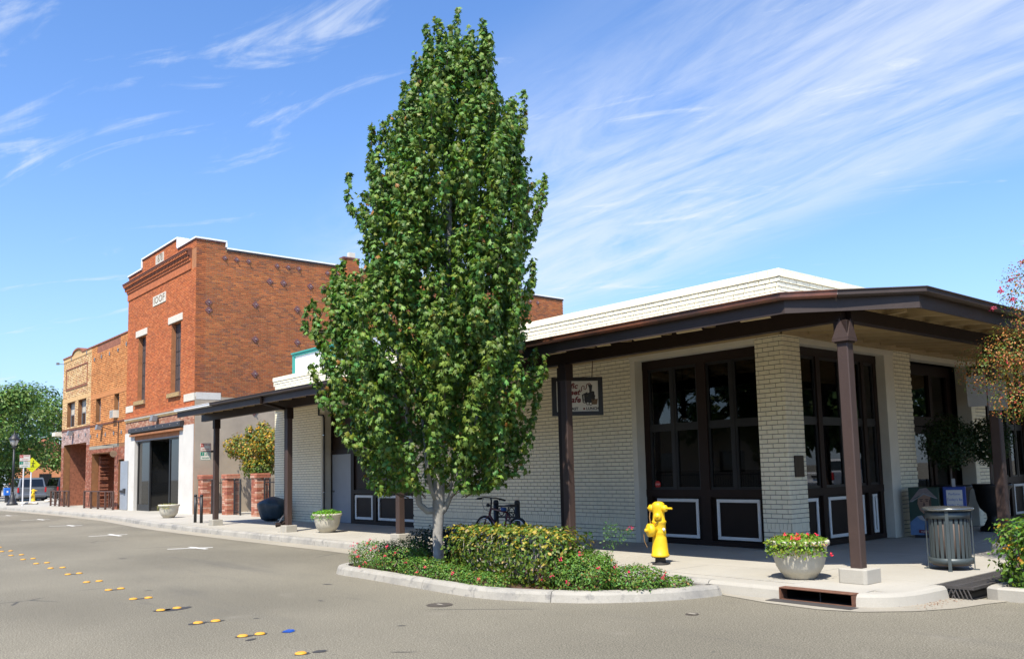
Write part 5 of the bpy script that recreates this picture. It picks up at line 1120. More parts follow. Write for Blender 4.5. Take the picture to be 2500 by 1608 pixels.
# cafe signs
def cafe_sign(x, y, z, rz, label):
    t = local('hanging_sign', label, 'sign', (x, y, z), 'hanging cafe signs', rz); w, h = .50, .375
    mb = MB(); mb.bx(-w, w, -.05, .05, h - .075, h); mb.bx(-w, w, -.05, .05, -h, -h + .075); mb.bx(-w, -w + .09, -.049, .049, -h + .075, h - .075); mb.bx(w - .09, w, -.049, .049, -h + .075, h - .075); mb.build('frame', 'sign_black', t)
    box('face', 'sign_white', t, -w + .09, w - .09, -.03, .03, -h + .075, h - .075)
    yy = -.033
    def W_(s, size, cx, cz, m, sh=0., al='CENTER', bo=.0):
        v, f = text_geo(s, size, .001, sh, al, bo); MB().add(v, f, MY(cx, yy, cz)).build('lettering', m, t)
    W_('Pacific', .155, -.385, .20, 'ink_red', .25, 'LEFT', .005); W_('Street', .15, -.33, .075, 'ink_red', .25, 'LEFT', .005); W_('Cafe', .165, -.25, -.07, 'ink_red', .25, 'LEFT', .005); W_('BREAKFAST', .074, -.375, -.245, 'ink_black', 0, 'LEFT', .0025); W_('LUNCH', .074, .165, -.245, 'ink_black', 0, 'LEFT', .0025)
    MB().lathe([(.02, 0), (.02, .002)], 14, Matrix.Translation((.125, yy + .001, -.245)) @ Matrix.Rotation(rad(90), 4, 'X')).build('bullet', 'ink_red', t)
    # little steam locomotive
    L = MB(); P = lambda pts: L.ext_y(pts, yy, yy + .002)
    P([(.13, .03), (.30, .10), (.335, .09), (.345, -.06), (.28, -.12), (.14, -.12)]); P([(.24, .06), (.28, .065), (.30, .22), (.21, .23), (.235, .16)]); P([(.09, .03), (.20, .085), (.20, .06), (.12, .02), (.12, -.12), (.10, -.12)]); L.build('engine', 'ink_black', t)
    L = MB()
    for cx, cz, r_ in ((.14, -.10, .035), (.20, -.14, .03), (.255, -.15, .028)): L.ring((cx, yy, cz), r_, .006, 16, 4)
    L.ring((.315, yy, .0), .028, .008, 16, 4); L.build('wheels', 'ink_black', t); L = MB(); P([(.15, .0), (.21, .035), (.21, .0), (.15, -.03)]); L.build('cab_window', 'ink_olive', t); L = MB(); P([(.27, -.06), (.40, -.055), (.38, -.165), (.29, -.165)]); L.build('cowcatcher', 'ink_brown', t)
    MB().tube([(.27, yy, .23), (.24, yy, .25), (.19, yy, .23), (.18, yy, .16), (.16, yy, .13), (.13, yy, .15), (.14, yy, .19), (.11, yy, .205), (.085, yy, .17), (.085, yy, .11), (.06, yy, .085), (.04, yy, .11), (.055, yy, .135)], .009, 5).build('smoke', 'ink_red', t)
    for s in (-.3, .3): MB().tube([(s, 0, h), (s + .03, 0, h + .40)], .008, 6).build('hanger', 'iron_rust', t)
cafe_sign(-12.18, 12.0, 3.06, rad(52), 'hanging Pacific Street Cafe sign half hidden behind a canopy post'); cafe_sign(-7.75, 20.5, 3.35, rad(14), 'hanging cafe sign half hidden by the pink flowering tree')
# parking signs
def sign_plate(t, cy, z0, z1, w, red, x=.0):
    p = box('plate', 'sign_white', t, x - .006, x, cy - w / 2, cy + w / 2, z0, z1); h = z1 - z0; c = 'sign_red' if red else 'sign_green'
    box('corner_block', c, p, x + .0005, x + .002, cy - w / 2 + .015, cy - w / 2 + w * .36, z1 - h * .48, z1 - .02)
    for s, size, yy_, zz_, m in (('NO' if red else '2', h * .34, cy - w * .29, z1 - h * .27, 'sign_white'), ('PARKING' if red else 'HOUR', h * .17, cy + w * .17, z1 - h * .2, c), ('' if red else 'PARKING', h * .15, cy + w * .17, z1 - h * .38, c), ('3AM-6AM' if red else '8AM-6PM', h * .22, cy, z0 + h * .26, c)):
        if s:
            v, f = text_geo(s, size, .001); MB().add(v, f, MX(x + .003, yy_, zz_)).build('lettering', m, p)
    mb = MB()
    for a, b, e, d in ((cy - w / 2 + .008, cy + w / 2 - .008, z1 - .014, z1 - .006), (cy - w / 2 + .008, cy + w / 2 - .008, z0 + .006, z0 + .014), (cy - w / 2 + .006, cy - w / 2 + .014, z0 + .015, z1 - .015), (cy + w / 2 - .014, cy + w / 2 - .006, z0 + .015, z1 - .015)): mb.bx(x + .0004, x + .0018, a, b, e, d)
    mb.build('border', c, p)
t = thing('parking_sign', 'red and green parking signs on the left side of the end canopy post', 'sign', (-27.7, 10.6, 2.2)); ORG[t.name] = Vector((0, 0, 0)); t.location = (-27.45, 0, 0)
sign_plate(t, 10.47, 2.48, 2.73, .34, True); sign_plate(t, 10.47, 2.20, 2.46, .34, False); box('bracket', 'iron', t, -.03, -.007, 10.4, 10.72, 2.44, 2.50)
t = thing('parking_sign', 'parking sign on a white post beside the distant lamp standard', 'sign', (-61.5, 12, 0)); t.location = (-61.5, 0, 0); ORG[t.name] = Vector((0, 0, 0))
MB().tube([(-.04, 11.98, .15), (-.04, 11.98, 3.3)], .04, 8).build('post', 'post_white', t); sign_plate(t, 12.03, 2.93, 3.32, .60, True); sign_plate(t, 12.03, 2.52, 2.91, .60, False)
t = thing('warning_sign', 'yellow diamond pedestrian warning sign on a white post', 'sign', (-67.5, 0, 0)); ORG[t.name] = Vector((0, 0, 0))
MB().tube([(-.05, 13.62, .15), (-.05, 13.62, 3.0)], .045, 8).build('post', 'post_white', t); s = .52; MB().ext_x([(13.65 - s, 2.78), (13.65, 2.78 - s), (13.65 + s, 2.78), (13.65, 2.78 + s)], -.006, 0).build('plate', 'sign_yellow', t)
mb = MB(); mb.tube([(.004, 13.72, 3.0), (.004, 13.70, 2.85), (.004, 13.76, 2.62)], .02, 5); mb.tube([(.004, 13.71, 2.86), (.004, 13.62, 2.64)], .02, 5); mb.tube([(.004, 13.60, 2.93), (.004, 13.84, 2.90)], .015, 5); mb.bx(.001, .003, 13.5, 13.95, 2.66, 2.675); mb.bx(.001, .003, 13.4, 13.72, 2.50, 2.515); mb.lathe([(.04, 0), (.04, .002)], 10, Matrix.Translation((.002, 13.73, 3.06)) @ Matrix.Rotation(rad(90), 4, 'Y')); mb.build('walking_figure', 'ink_black', t)
# street lamp
t = local('street_lamp', 'black post-top street lamp with a glass lantern by the far kerb', 'street lamp', (-64.7, 12.0, G))
MB().lathe([(.33, 0), (.33, .12), (.26, .16), (.25, .25), (.17, .42), (.14, .62), (.10, .66), (.10, .8), (.075, .85)], 20).build('base', 'iron', t, True); MB().tube([(0, 0, .8), (0, 0, 3.7)], [.075, .055], 14).build('pole', 'iron', t, True); MB().lathe([(.06, 3.66), (.11, 3.72), (.16, 3.80), (.10, 3.84)], 16).build('collar', 'iron', t, True)
MB().lathe([(.10, 3.84), (.20, 3.95), (.26, 4.15), (.27, 4.24), (.05, 4.25)], 16).build('lantern', 'lamp_glass', t, True); MB().lathe([(.34, 4.24), (.34, 4.29), (.24, 4.42), (.13, 4.58), (.05, 4.62), (.05, 4.68), (.02, 4.76), (.004, 4.88)], 16).build('lantern_cap', 'iron', t, True)
mb = MB()
for i in range(6): a = i * 1.047; mb.tube([(.10 * math.cos(a), .10 * math.sin(a), 3.84), (.21 * math.cos(a), .21 * math.sin(a), 3.95), (.285 * math.cos(a), .285 * math.sin(a), 4.24)], .012, 5)
mb.build('lantern_ribs', 'iron', t)
t = local('news_box', 'small blue box on a dark post at the far left edge', 'news box', (-74.0, 13.35, G)); MB().bx(-.2, .2, -.2, .2, .52, 1.08).build('box', 'blue_box', t, bevel=.03); MB().tube([(0, 0, 0), (0, 0, .52)], .13, 8).build('pedestal', 'iron', t); box('window', 'sign_white', t, .2, .206, -.05, .06, .72, .86)
# vehicles
def vehicle(x, y, rz, body, label, group, kind='suv'):
    t = local('parked_car', label, 'car', (x, y, .02), group, rz); L, Wd = 5.2, .98
    low = [(0, .45), (.06, .85), (.0, 1.12), (.02, 1.18), (3.55, 1.20), (4.9, 1.12), (5.15, .95), (5.2, .5), (4.95, .38), (.15, .36)]
    MB().ext_y(low, -Wd, Wd).build('body', body, t, bevel=.06, seg=3)
    if kind == 'suv': up = [(.02, 1.181), (.22, 1.86), (.40, 1.93), (2.7, 1.93), (3.05, 1.84), (3.75, 1.199)]
    else: up = [(1.9, 1.181), (1.95, 1.75), (2.1, 1.82), (3.0, 1.82), (3.2, 1.76), (3.85, 1.195)]
    m_ = MB(); n = len(up); tp = [(a, (Wd - .02 if z < 1.3 else Wd - .17), z) for a, z in up]
    m_.add([(a, -w_, z) for a, w_, z in tp] + [(a, w_, z) for a, w_, z in tp], [tuple(range(n)), tuple(range(2 * n - 1, n - 1, -1))] + [(i, n + i, n + (i + 1) % n, (i + 1) % n) for i in range(n)])
    cb_ = m_.build('cabin', body, t, bevel=.04, seg=2)
    x0 = .05 if kind == 'suv' else 1.92
    MB().add([(x0 + .0, -.80, 1.24), (x0 + .0, .80, 1.24), (x0 + .15 if kind == 'suv' else x0 + .02, .72, 1.80 if kind == 'suv' else 1.72), (x0 + .15 if kind == 'suv' else x0 + .02, -.72, 1.80 if kind == 'suv' else 1.72)], [(0, 3, 2, 1)], Matrix.Translation((-.03, 0, 0))).build('rear_window', 'glass_dark', cb_)
    for s in (-1, 1):
        for a, b in (((.35, 1.35), (1.45, 2.4), (2.5, 3.3)) if kind == 'suv' else ((2.05, 2.6), (2.68, 3.4))): MB().add([(a, s * .975, 1.26), (b, s * .975, 1.26), (b - (.25 if b > 3 else 0), s * .85, 1.80), (a + .05, s * .85, 1.80)], [(0, 1, 2, 3)], Matrix.Translation((0, s * .008, 0))).build('side_window', 'glass_dark', cb_)
        MB().bx(-.02, .10, s * .98 - .10, s * .98 + .02 if s > 0 else s * .98 + .10, .80, 1.17).build('tail_light', 'tail_red', t, bevel=.02) if s > 0 else MB().bx(-.02, .10, -1.0, -.88, .80, 1.17).build('tail_light', 'tail_red', t, bevel=.02)
        for c in (.95, 4.2):
            w_ = MB().lathe([(.37, -.11), (.38, -.08), (.38, .08), (.37, .11)], 24, Matrix.Translation((c, s * .88, .36)) @ Matrix.Rotation(rad(90), 4, 'X')).build('wheel', 'tyre', t, True); MB().lathe([(.24, -.115), (.24, .115)], 20, Matrix.Translation((c, s * .882, .36)) @ Matrix.Rotation(rad(90), 4, 'X')).build('rim', 'chrome', w_)
        MB().bx(3.2, 3.35, s * 1.08 - .08, s * 1.08 + .08, 1.22, 1.40).build('mirror', body, t, bevel=.03)
    MB().bx(-.16, .16, -.97, .97, .46, .68).build('bumper', 'car_silver' if body != 'car_black' else 'car_trim', t, bevel=.04); MB().bx(-.05, -.005, -.18, .18, .92, 1.03).build('number_plate', 'car_trim', t)
    MB().bx(.3, 4.9, -.9, .9, .28, .40).build('chassis', 'car_trim', t)
vehicle(-75.6, 15.35, rad(178), 'car_silver', 'silver four wheel drive parked beyond the tan building, seen from behind', 'parked cars'); vehicle(-76.5, 18.3, rad(181), 'car_black', 'black car in deep shade right of the silver one', 'parked cars')
vehicle(6.2, 39.5, rad(90), 'car_white', 'white pickup truck on the side street, mirrored in the cafe window', 'parked cars', 'pickup')
# news boxes, urns
t = local('news_box', 'newspaper box painted with a smiling man in a folded paper hat', 'news box', (-8.02, 17.42, G), rz=rad(20))
MB().bx(-.27, .27, -.2, .2, .06, .98).build('cabinet', 'green_box', t, bevel=.01); MB().bx(-.2, .2, -.15, .15, 0, .06).build('base', 'iron', t)
y = -.204
def flat(name, m, pts, d): return MB().ext_y(pts, y - d, y - d + .0015).build(name, m, t)
flat('shirt', 'shirt_blue', [(-.27, .06), (.27, .06), (.27, .24), (.16, .42), (-.14, .42), (-.27, .30)], .002); flat('shirt_shadow', 'shirt_dark', [(-.03, .06), (.05, .06), (.09, .34), (.0, .34)], .004); flat('neck', 'skin_dark', [(-.05, .42), (.07, .50), (.10, .40), (.04, .33), (-.03, .36)], .005)
flat('face', 'skin', [(-.10, .78), (-.115, .66), (-.08, .54), (-.02, .475), (.06, .475), (.11, .55), (.13, .66), (.125, .80), (.0, .86)], .006); flat('cheek_shadow', 'skin_dark', [(.06, .475), (.11, .55), (.13, .66), (.125, .80), (.095, .72), (.085, .58)], .0075)
for dx in (-.045, .055): flat('eye', 'skin_dark', [(dx - .03, .715), (dx, .735), (dx + .03, .715), (dx, .705)], .009); flat('brow', 'ink_black', [(dx - .035, .75), (dx + .035, .76), (dx + .03, .748), (dx - .03, .738)], .009)
flat('nose', 'skin_dark', [(.0, .71), (.025, .63), (-.01, .615), (-.02, .63)], .009); flat('mouth', 'ink_black', [(-.05, .575), (.05, .58), (.03, .55), (-.02, .545)], .009); flat('teeth', 'sign_white', [(-.035, .572), (.035, .576), (.022, .563), (-.015, .56)], .0105)
flat('paper_hat', 'paper_hat', [(-.265, .70), (-.06, .96), (.06, .975), (.25, .76), (.10, .82), (.0, .86), (-.11, .80)], .011); flat('hat_fold', 'concrete_dark', [(-.265, .70), (-.20, .70), (.0, .875), (.25, .76), (.22, .76), (.01, .84), (-.12, .78)], .0125); flat('collar', 'sign_grey', [(-.14, .42), (-.05, .44), (.02, .32), (-.08, .36)], .0125); flat('collar', 'sign_grey', [(.16, .42), (.09, .46), (.05, .33), (.12, .36)], .0125); flat('strip', 'ink_red', [(-.12, .10), (.14, .09), (.14, .15), (-.12, .16)], .0125)
v, f = text_geo('PRESS TRIB', .04, .001); MB().add(v, f, MY(.01, y - .0145, .125)).build('lettering', 'sign_white', t)
box('side_window', 'ink_olive', t, .271, .276, -.15, .08, .45, .86)
t = local('news_box', 'blue newspaper box with a white card behind the litter bin', 'news box', (-7.58, 17.75, G), rz=rad(22)); MB().bx(-.2, .2, -.18, .18, .3, .98).build('cabinet', 'box_blue', t, bevel=.01); MB().bx(-.06, .06, -.06, .06, 0, .3).build('pedestal', 'iron', t); MB().bx(-.2, .2, -.18, .18, 0, .02).build('base', 'iron', t)
box('card', 'sign_white', t, -.14, .14, -.19, -.181, .56, .92); box('latch', 'sign_grey', t, -.13, .12, -.19, -.181, .46, .53); MB().bx(-.03, .03, -.2, -.14, .98, 1.14).build('coin_box', 'sign_grey', t)
for i, s in enumerate(('Perform', "Today's Be", 'Under You.')):
    v, f = text_geo(s, .062, .001); MB().add(v, f, MY(0, -.192, .84 - i * .105)).build('lettering', 'ink_blue', t)
def urn(x, y, label):
    t = local('urn', label, 'urn', (x, y, G), 'black urns at the side entrance'); t.scale = (1.15, 1.15, 1.2); MB().lathe([(.24, 0), (.24, .06), (.17, .10), (.11, .22), (.12, .30), (.22, .40), (.27, .55), (.29, .72), (.34, .78), (.33, .82), (.25, .81), (.05, .78)], 24).build('bowl', 'urn_black', t, True); MB().lathe([(.26, .74), (.05, .80)], 16).build('soil', 'soil', t)
urn(-8.0, 18.62, 'black urn holding the nearer clipped tree, behind the news boxes'); urn(-7.6, 19.6, 'black urn holding the farther clipped tree beside the entrance')
t = local('concrete_bench', 'grey concrete bench on turned balusters in deep shade at right', 'bench', (-6.9, 23.3, G)); MB().bx(-.6, .6, -.22, .22, .62, .98).build('top', 'concrete_dark', t); MB().bx(-.6, .6, -.25, .25, 0, .08).build('base', 'concrete_dark', t)
for i in range(4): MB().lathe([(.10, .08), (.06, .14), (.13, .26), (.10, .38), (.05, .50), (.09, .62)], 12, Matrix.Translation((-.42 + .28 * i, 0, 0))).build('baluster', 'concrete_dark', t, True)
t = thing('street_sign', 'grey blank backed signs fixed to the post by the pink tree', 'sign', (-5.8, 14.8, 2.4)); box('plate', 'sign_grey', t, -6.02, -5.72, 14.84, 14.85, 2.50, 3.0); box('plate', 'sign_grey', t, -5.70, -5.42, 14.83, 14.84, 2.42, 2.9); box('bracket', 'iron', t, -5.9, -5.5, 14.852, 14.87, 2.7, 2.74)
# distant house, rocks
t = thing('distant_house', 'peach rendered house glimpsed under the far left trees', 'building', (-98, 19, 0)); box('wall', 'peach', t, -104, -98, 18.9, 24, 0, 3.9); MB().ext_x([(18.5, 3.9), (24.5, 3.9), (21.2, 6.0)], -104.3, -97.7).build('roof', 'brick_maroon', t); box('window', 'glass', t, -98, -97.97, 20.5, 21.6, 1.2, 2.4)
r_ = random.Random(4)
for i in range(4):
    bm = bmesh.new(); bmesh.ops.create_icosphere(bm, subdivisions=2, radius=1)
    for vv in bm.verts: vv.co = Vector((vv.co.x * .35, vv.co.y * .3, max(-.1, vv.co.z * .17))) * (1 + r_.uniform(-.15, .15))
    me = bpy.data.meshes.new('rock'); bm.to_mesh(me); bm.free(); me.materials.append(MAT['rock']); o = bpy.data.objects.new('rock', me); COL.objects.link(o); o.location = [(-64.9, 13.3, G + .06), (-70.5, 15.4, G + .06), (-71.3, 15.9, G + .06), (-65.6, 12.9, G + .05)][i]; o.scale = (1, 1, .8)
    tag(o, ['pale rock by the foot of the far street lamp', 'pale low stone beneath the black car', 'second pale stone beneath the black car, farther right', 'small pale rock left of the far white sign post'][i], 'rock', 'pale rocks by the far parking bays')
# across the street (seen only mirrored in the shop windows)
t = thing('opposite_building', 'low beige building across the street, mirrored in the cafe windows', 'building', (-20, -22, 0)); box('wall', 'beige_wall', t, -60, 30, -26, -22, 0, 4.4); box('roof_edge', 'brown', t, -60.3, 30.3, -26.3, -21.7, 4.4, 4.6)
for i in range(16): box('window', 'glass', t, -58 + i * 5.4, -56 + i * 5.4, -22.0, -21.97, 1.2, 2.6)
t = thing('opposite_fence', 'dark iron fence across the street, mirrored in the cafe windows', 'fence', (-20, -15, 0)); mb = MB(); mb.bx(-45, 12, -15.02, -14.98, 1.1, 1.15); mb.bx(-45, 12, -15.02, -14.98, .2, .25); mb.build('rail', 'iron', t); mb = MB()
for i in range(330): mb.bx(-45 + i * .172, -45 + i * .172 + .02, -15.01, -14.99, .05, 1.25)
stuff(mb.build('bars', 'iron', t))
# ================================================================== PLANTING
ENV = [(9.42, .43, .52), (9.16, .35, .62), (8.87, -.07, 1.05), (8.52, -.13, 1.07), (8.03, -.37, 1.18), (7.46, -.71, 1.63), (6.91, -.96, 1.60), (6.49, -1.32, 1.86), (5.93, -1.30, 1.79), (5.38, -1.24, 1.64), (4.84, -1.56, 1.61), (4.57, -1.81, 1.54), (4.10, -2.11, 1.46), (3.63, -2.03, 1.69), (3.36, -1.99, 1.77), (2.95, -1.73, 1.73), (2.62, -1.64, 1.46), (2.28, -1.31, 1.39), (2.01, -1.08, 1.21), (1.74, -.78, 1.19), (1.47, -.41, .83)][::-1]
ez = np.array([e[0] for e in ENV]); eL = np.array([e[1] for e in ENV]); eR = np.array([e[2] for e in ENV])
TX, TY = -11.5, 8.13; U = np.array([.647, .763]); D = np.array([-.763, .647])      # across the street view, and along it
tree = thing('maple_tree', 'tall young maple with pale trunk rising from the planting island', 'tree', (TX, TY, .09))
def tp(u, d, z): return (TX + U[0] * u + D[0] * d, TY + U[1] * u + D[1] * d, z)
ax = lambda z: (.47 * max(0, (z - 1.2) / 8.2) ** 1.2, 0.)                            # lean of the leader
MB().tube([tp(0, 0, .05), tp(.01, 0, .25), tp(.0, 0, .7), tp(.02, 0, 1.15), tp(.05, 0, 1.9), tp(.1, 0, 3), tp(.18, 0, 4.4), tp(.27, 0, 6), tp(.37, 0, 7.6), tp(.46, 0, 9.1)], [.105, .09, .082, .098, .078, .068, .065, .048, .028, .008], 16).build('trunk', 'bark', tree, True)
MB().tube([tp(.02, 0, 1.05), tp(-.16, -.05, 1.04), tp(-.28, -.06, 1.15), tp(-.33, -.05, 1.5), tp(-.40, -.06, 2.1), tp(-.52, -.06, 3.0), tp(-.7, -.1, 4.2)], [.06, .055, .05, .045, .038, .03, .015], 10).build('limb', 'bark', tree, True)
MB().tube([tp(.02, 0, 1.12), tp(-.08, -.1, 1.35), tp(-.14, -.14, 1.7), tp(-.2, -.2, 2.5)], [.045, .035, .03, .02], 8).build('limb', 'bark', tree, True)
MB().tube([tp(.02, 0, .96), tp(.12, -.02, 1.06), tp(.25, -.04, 1.33), tp(.40, -.05, 1.62), tp(.62, -.05, 2.3), tp(.8, 0, 3.3)], [.055, .045, .04, .034, .026, .014], 10).build('limb', 'bark', tree, True)
MB().tube([tp(.2, -.03, 1.25), tp(.24, .02, 1.5), tp(.26, .06, 2.0)], [.03, .024, .018], 8).build('limb', 'bark', tree, True)
twigs = MB(); LP, LN = [], []
rt_ = np.random.default_rng(11)
def spray(path, r0, r1, dens, tw=.02):
    """leaves gathered round a twig path"""
    P = np.array(path); d = np.linalg.norm(np.diff(P, axis=0), axis=1); Ls = d.sum(); n = int(dens * Ls)
    t = np.sort(rt_.uniform(.12, 1.02, n)); cs = np.concatenate([[0], np.cumsum(d)]) / Ls
    q = np.stack([np.interp(t, cs, P[:, i]) for i in range(3)], 1); rad_ = (r0 + (r1 - r0) * t) * np.sqrt(rt_.uniform(.05, 1, n))
    o = rt_.normal(size=(n, 3)); o /= np.linalg.norm(o, axis=1, keepdims=True); o[:, 2] *= .7
    LP.append(q + o * rad_[:, None]); nn_ = o.copy(); nn_[:, 2] += .30; LN.append(nn_ + rt_.normal(0, .35, (n, 3)))
    twigs.tube([tuple(p) for p in path], [tw, tw * .7, tw * .35][:len(path)] if len(path) == 3 else tw, 5, False)
NP = 15; paz = [2 * math.pi * (i + rt_.uniform(-.28, .28)) / NP for i in range(NP)]; pf = [rt_.uniform(.82, 1.06) for i in range(NP)]
z = 1.95
while z < 8.9:                                                                         # upright plumes stacked round the leader
    l, r_ = np.interp(z, ez, eL), np.interp(z, ez, eR); c, R_ = (l + r_) / 2, (r_ - l) / 2; last = None
    for i in range(NP):
        a = paz[i] + rt_.uniform(-.10, .10) + .05 * z
        if last is not None and (a - last) * R_ < .36 and R_ < 1.2: continue
        if rt_.uniform() < .08: continue
        last = a; q = max(.06, R_ * pf[i] * (1 - .26 * rt_.uniform() ** 2) + (.10 if z < 4.9 else -.02))
        zt = z + rt_.uniform(-.3, .35); h = rt_.uniform(.9, 1.5) * (1.1 if z > 4 else .75)
        u, dd_ = c + q * math.cos(a), q * math.sin(a); u0, _ = ax(max(zt - h, 1.3))
        b0 = tp(u0 + (u - u0) * .45, dd_ * .45, max(zt - h, 1.25)); b1 = tp(u0 + (u - u0) * .90, dd_ * .90, max(zt - h * .55, 1.42)); b2 = tp(u, dd_, zt + .16)
        spray([b0, b1, b2], .16 + .12 * rt_.uniform(), .09, 118, .008)
    z += .36; paz = [q + rt_.uniform(-.08, .08) for q in paz]
for i in range(420):                                                                   # loose sprays that knit the plumes together
    z = rt_.uniform(1.9, 8.7); l, r_ = np.interp(z, ez, eL), np.interp(z, ez, eR); a = rt_.uniform(0, 6.28); q = (r_ - l) / 2 * rt_.uniform(.62, .97); u, dd_ = (l + r_) / 2 + q * math.cos(a), q * math.sin(a); u0, _ = ax(z)
    spray([tp(u0 + (u - u0) * .7, dd_ * .7, z - .2), tp(u0 + (u - u0) * .9, dd_ * .9, z - .05), tp(u, dd_, z + .15 * rt_.uniform(-1, 1))], .15, .12, 70, .006)
for z in np.arange(2.0, 8.6, .26):                                                     # leaves deep inside, so the middle closes
    l, r_ = np.interp(z, ez, eL), np.interp(z, ez, eR); u0, _ = ax(z)
    for i in range(6):
        a = rt_.uniform(0, 6.28); q = (r_ - l) / 2 * rt_.uniform(.25, .62); spray([tp(u0, 0, z), tp(u0 + q * .6 * math.cos(a), q * .6 * math.sin(a), z + .15), tp((l + r_) / 2 + q * math.cos(a), q * math.sin(a), z + .4)], .18, .17, 62, .008)
for u, d_, z0, z1 in ((.47, 0, 8.3, 9.45), (.0, .05, 7.9, 8.98), (-.02, -.2, 7.7, 8.7), (.92, 0, 8.0, 9.02), (.7, .15, 8.0, 8.9), (1.0, -.15, 7.6, 8.6), (1.56, 0, 6.6, 7.98), (1.45, .15, 6.3, 7.6), (-.45, 0, 6.9, 8.15), (-.38, .2, 6.7, 8.05), (-1.0, 0, 6.1, 7.42), (-.85, -.15, 6.0, 7.2), (-1.38, 0, 5.6, 6.62), (1.85, 0, 5.6, 6.5), (1.75, .1, 5.2, 6.2), (-1.62, 0, 4.1, 5.0), (-1.45, -.2, 4.1, 5.1), (-2.1, 0, 3.7, 4.35), (1.62, 0, 4.3, 5.1), (1.78, 0, 2.9, 3.5), (1.7, -.2, 2.8, 3.3)):   # free shoots that break the outline
    c0 = ax(z0)[0]; m_ = .75; spray([tp(c0 + (u - c0) * m_, d_ * m_, z0 - .15), tp(u - .03, d_, (z0 + z1) / 2), tp(u, d_, z1)], .15, .04, 110, .010)
twigs.build('branches', 'bark_dark', tree, True)
LP = np.concatenate(LP); LN = np.concatenate(LN); ok = LP[:, 2] > 1.35; LP, LN = LP[ok], LN[ok]
n = len(LP); print('leaves', n); lc = hue((.100, .178, .028), n, .42, .20); yel = rng.uniform(0, 1, n); lc[yel > .965] = (.20, .21, .03); lc[yel > .993] = (.28, .13, .03); lc[yel < .10] *= (1.25, 1.3, 1.5)
# the leaves that show largest (nearest the camera, low on the near side) are leaves of their own
dcam = np.linalg.norm(LP - np.array([0, 0, 1.65]), axis=1); near = np.argsort(dcam + np.where(LP[:, 2] > 4.5, 5, 0))[:300]
msk = np.ones(n, bool); msk[near] = False
crown = leaf_mesh('crown', *MAPLE, LP[msk], LN[msk], rng.uniform(.06, .105, msk.sum()), lc[msk], 'leaf', tree, droop=1.1); stuff(crown)
lms = []
for k in range(5):
    me = bpy.data.meshes.new('leaf'); vv, ff = MAPLE; me.from_pydata([Vector(p) * .105 for p in vv], [], ff); at = me.attributes.new('Col', 'FLOAT_COLOR', 'FACE')
    c = hue((.11, .19, .03), 1, .3, .16)[0]; at.data.foreach_set('color', np.array([(*c, 1.)] * len(ff), np.float32).ravel()); me.materials.append(MAT['leaf']); lms.append(me)
OT = np.array(ORG[tree.name])
for i in near:
    o = bpy.data.objects.new('leaf', random.choice(lms)); COL.objects.link(o); o.parent = crown; o.location = LP[i] - OT
    o.rotation_euler = Vector(LN[i]).to_track_quat('Z', 'Y').to_euler(); o.rotation_euler.rotate_axis('Z', random.uniform(2, 4.3)); s = random.uniform(.8, 1.1); o.scale = (s, s, s)
def shrub(name, label, cat, boxes, n, base, size, group=None, dv=.3, dh=.2, tmpl=OVAL, extra=None, stems=0, up=.4, shell=.55, stemmat='bark_dark', part='foliage'):
    """boxes: ellipsoid-ish volumes (cx, cy, cz, rx, ry, rz, power)"""
    cx = np.mean([b[0] for b in boxes]); cy = np.mean([b[1] for b in boxes]); t = thing(name, label, cat, (cx, cy, .09), group); P, Q = [], []
    vol = np.array([b[3] * b[4] + b[4] * b[5] + b[3] * b[5] for b in boxes]); vol = vol / vol.sum()
    for b, v in zip(boxes, vol):
        k = int(n * v); d = rng.normal(size=(k, 3)); d /= np.linalg.norm(d, axis=1, keepdims=True); p = b[6]
        sq = (np.abs(d) ** p).sum(1) ** (-1 / p); s = rng.uniform(shell, 1.0, k) ** .6 * (1 + rng.normal(0, .045, k)); q = d * sq[:, None] * s[:, None]
        P.append(q * np.array(b[3:6]) + np.array(b[:3])); nr = d / np.array(b[3:6]); nr /= np.linalg.norm(nr, axis=1, keepdims=True); nr[:, 2] += up; Q.append(nr + rng.normal(0, .45, (k, 3)))
    P = np.concatenate(P); Q = np.concatenate(Q); m_ = P[:, 2] > .10; P, Q = P[m_], Q[m_]; c = hue(base, len(P), dv, dh)
    if extra:
        for col, fr_, zmin in extra: s = (rng.uniform(0, 1, len(P)) < fr_) & (P[:, 2] > zmin); c[s] = hue(col, s.sum(), .25, .12)
    stuff(leaf_mesh(part, *tmpl, P, Q, rng.uniform(*size, len(P)), c, 'leaf', t))
    if stems:
        mb = MB()
        for i in range(stems):
            b = boxes[i % len(boxes)]; x, y = b[0] + random.uniform(-.8, .8) * b[3], b[1] + random.uniform(-.8, .8) * b[4]; zz_ = b[2] + b[5] * random.uniform(.2, .8)
            mb.tube([(b[0] + (x - b[0]) * .6, b[1] + (y - b[1]) * .6, .08), (x + random.uniform(-.06, .06), y, (zz_ + .1) / 2), (x + random.uniform(-.1, .1), y + random.uniform(-.1, .1), zz_)], [.012, .009, .004], 5, False)
        stuff(mb.build('stems', stemmat, t))
    return t
def flowers(t, pts, col, size=.035, k=9):
    for p in pts:
        q = np.array(p) + rng.normal(0, size * .45, (k, 3)); leaf_mesh('flower', *OVAL, q, np.array([[.45, -.75, .6]]) + rng.normal(0, .5, (k, 3)), np.full(k, size), hue(col, k, .25, .12), 'petal', t)
hg = shrub('golden_hedge', 'boxy clipped hedge with yellowing leaves in the planting island', 'hedge', [(-9.62, 8.12, .45, 1.20, .42, .39, 14)], 8200, (.085, .14, .016), (.05, .082), dv=.4, extra=[((.34, .27, .03), .26, .62), ((.26, .22, .04), .10, .1), ((.42, .30, .12), .04, .2)], stems=60, shell=.70, stemmat='bark', up=.25)
RG = (.095, .19, .028)
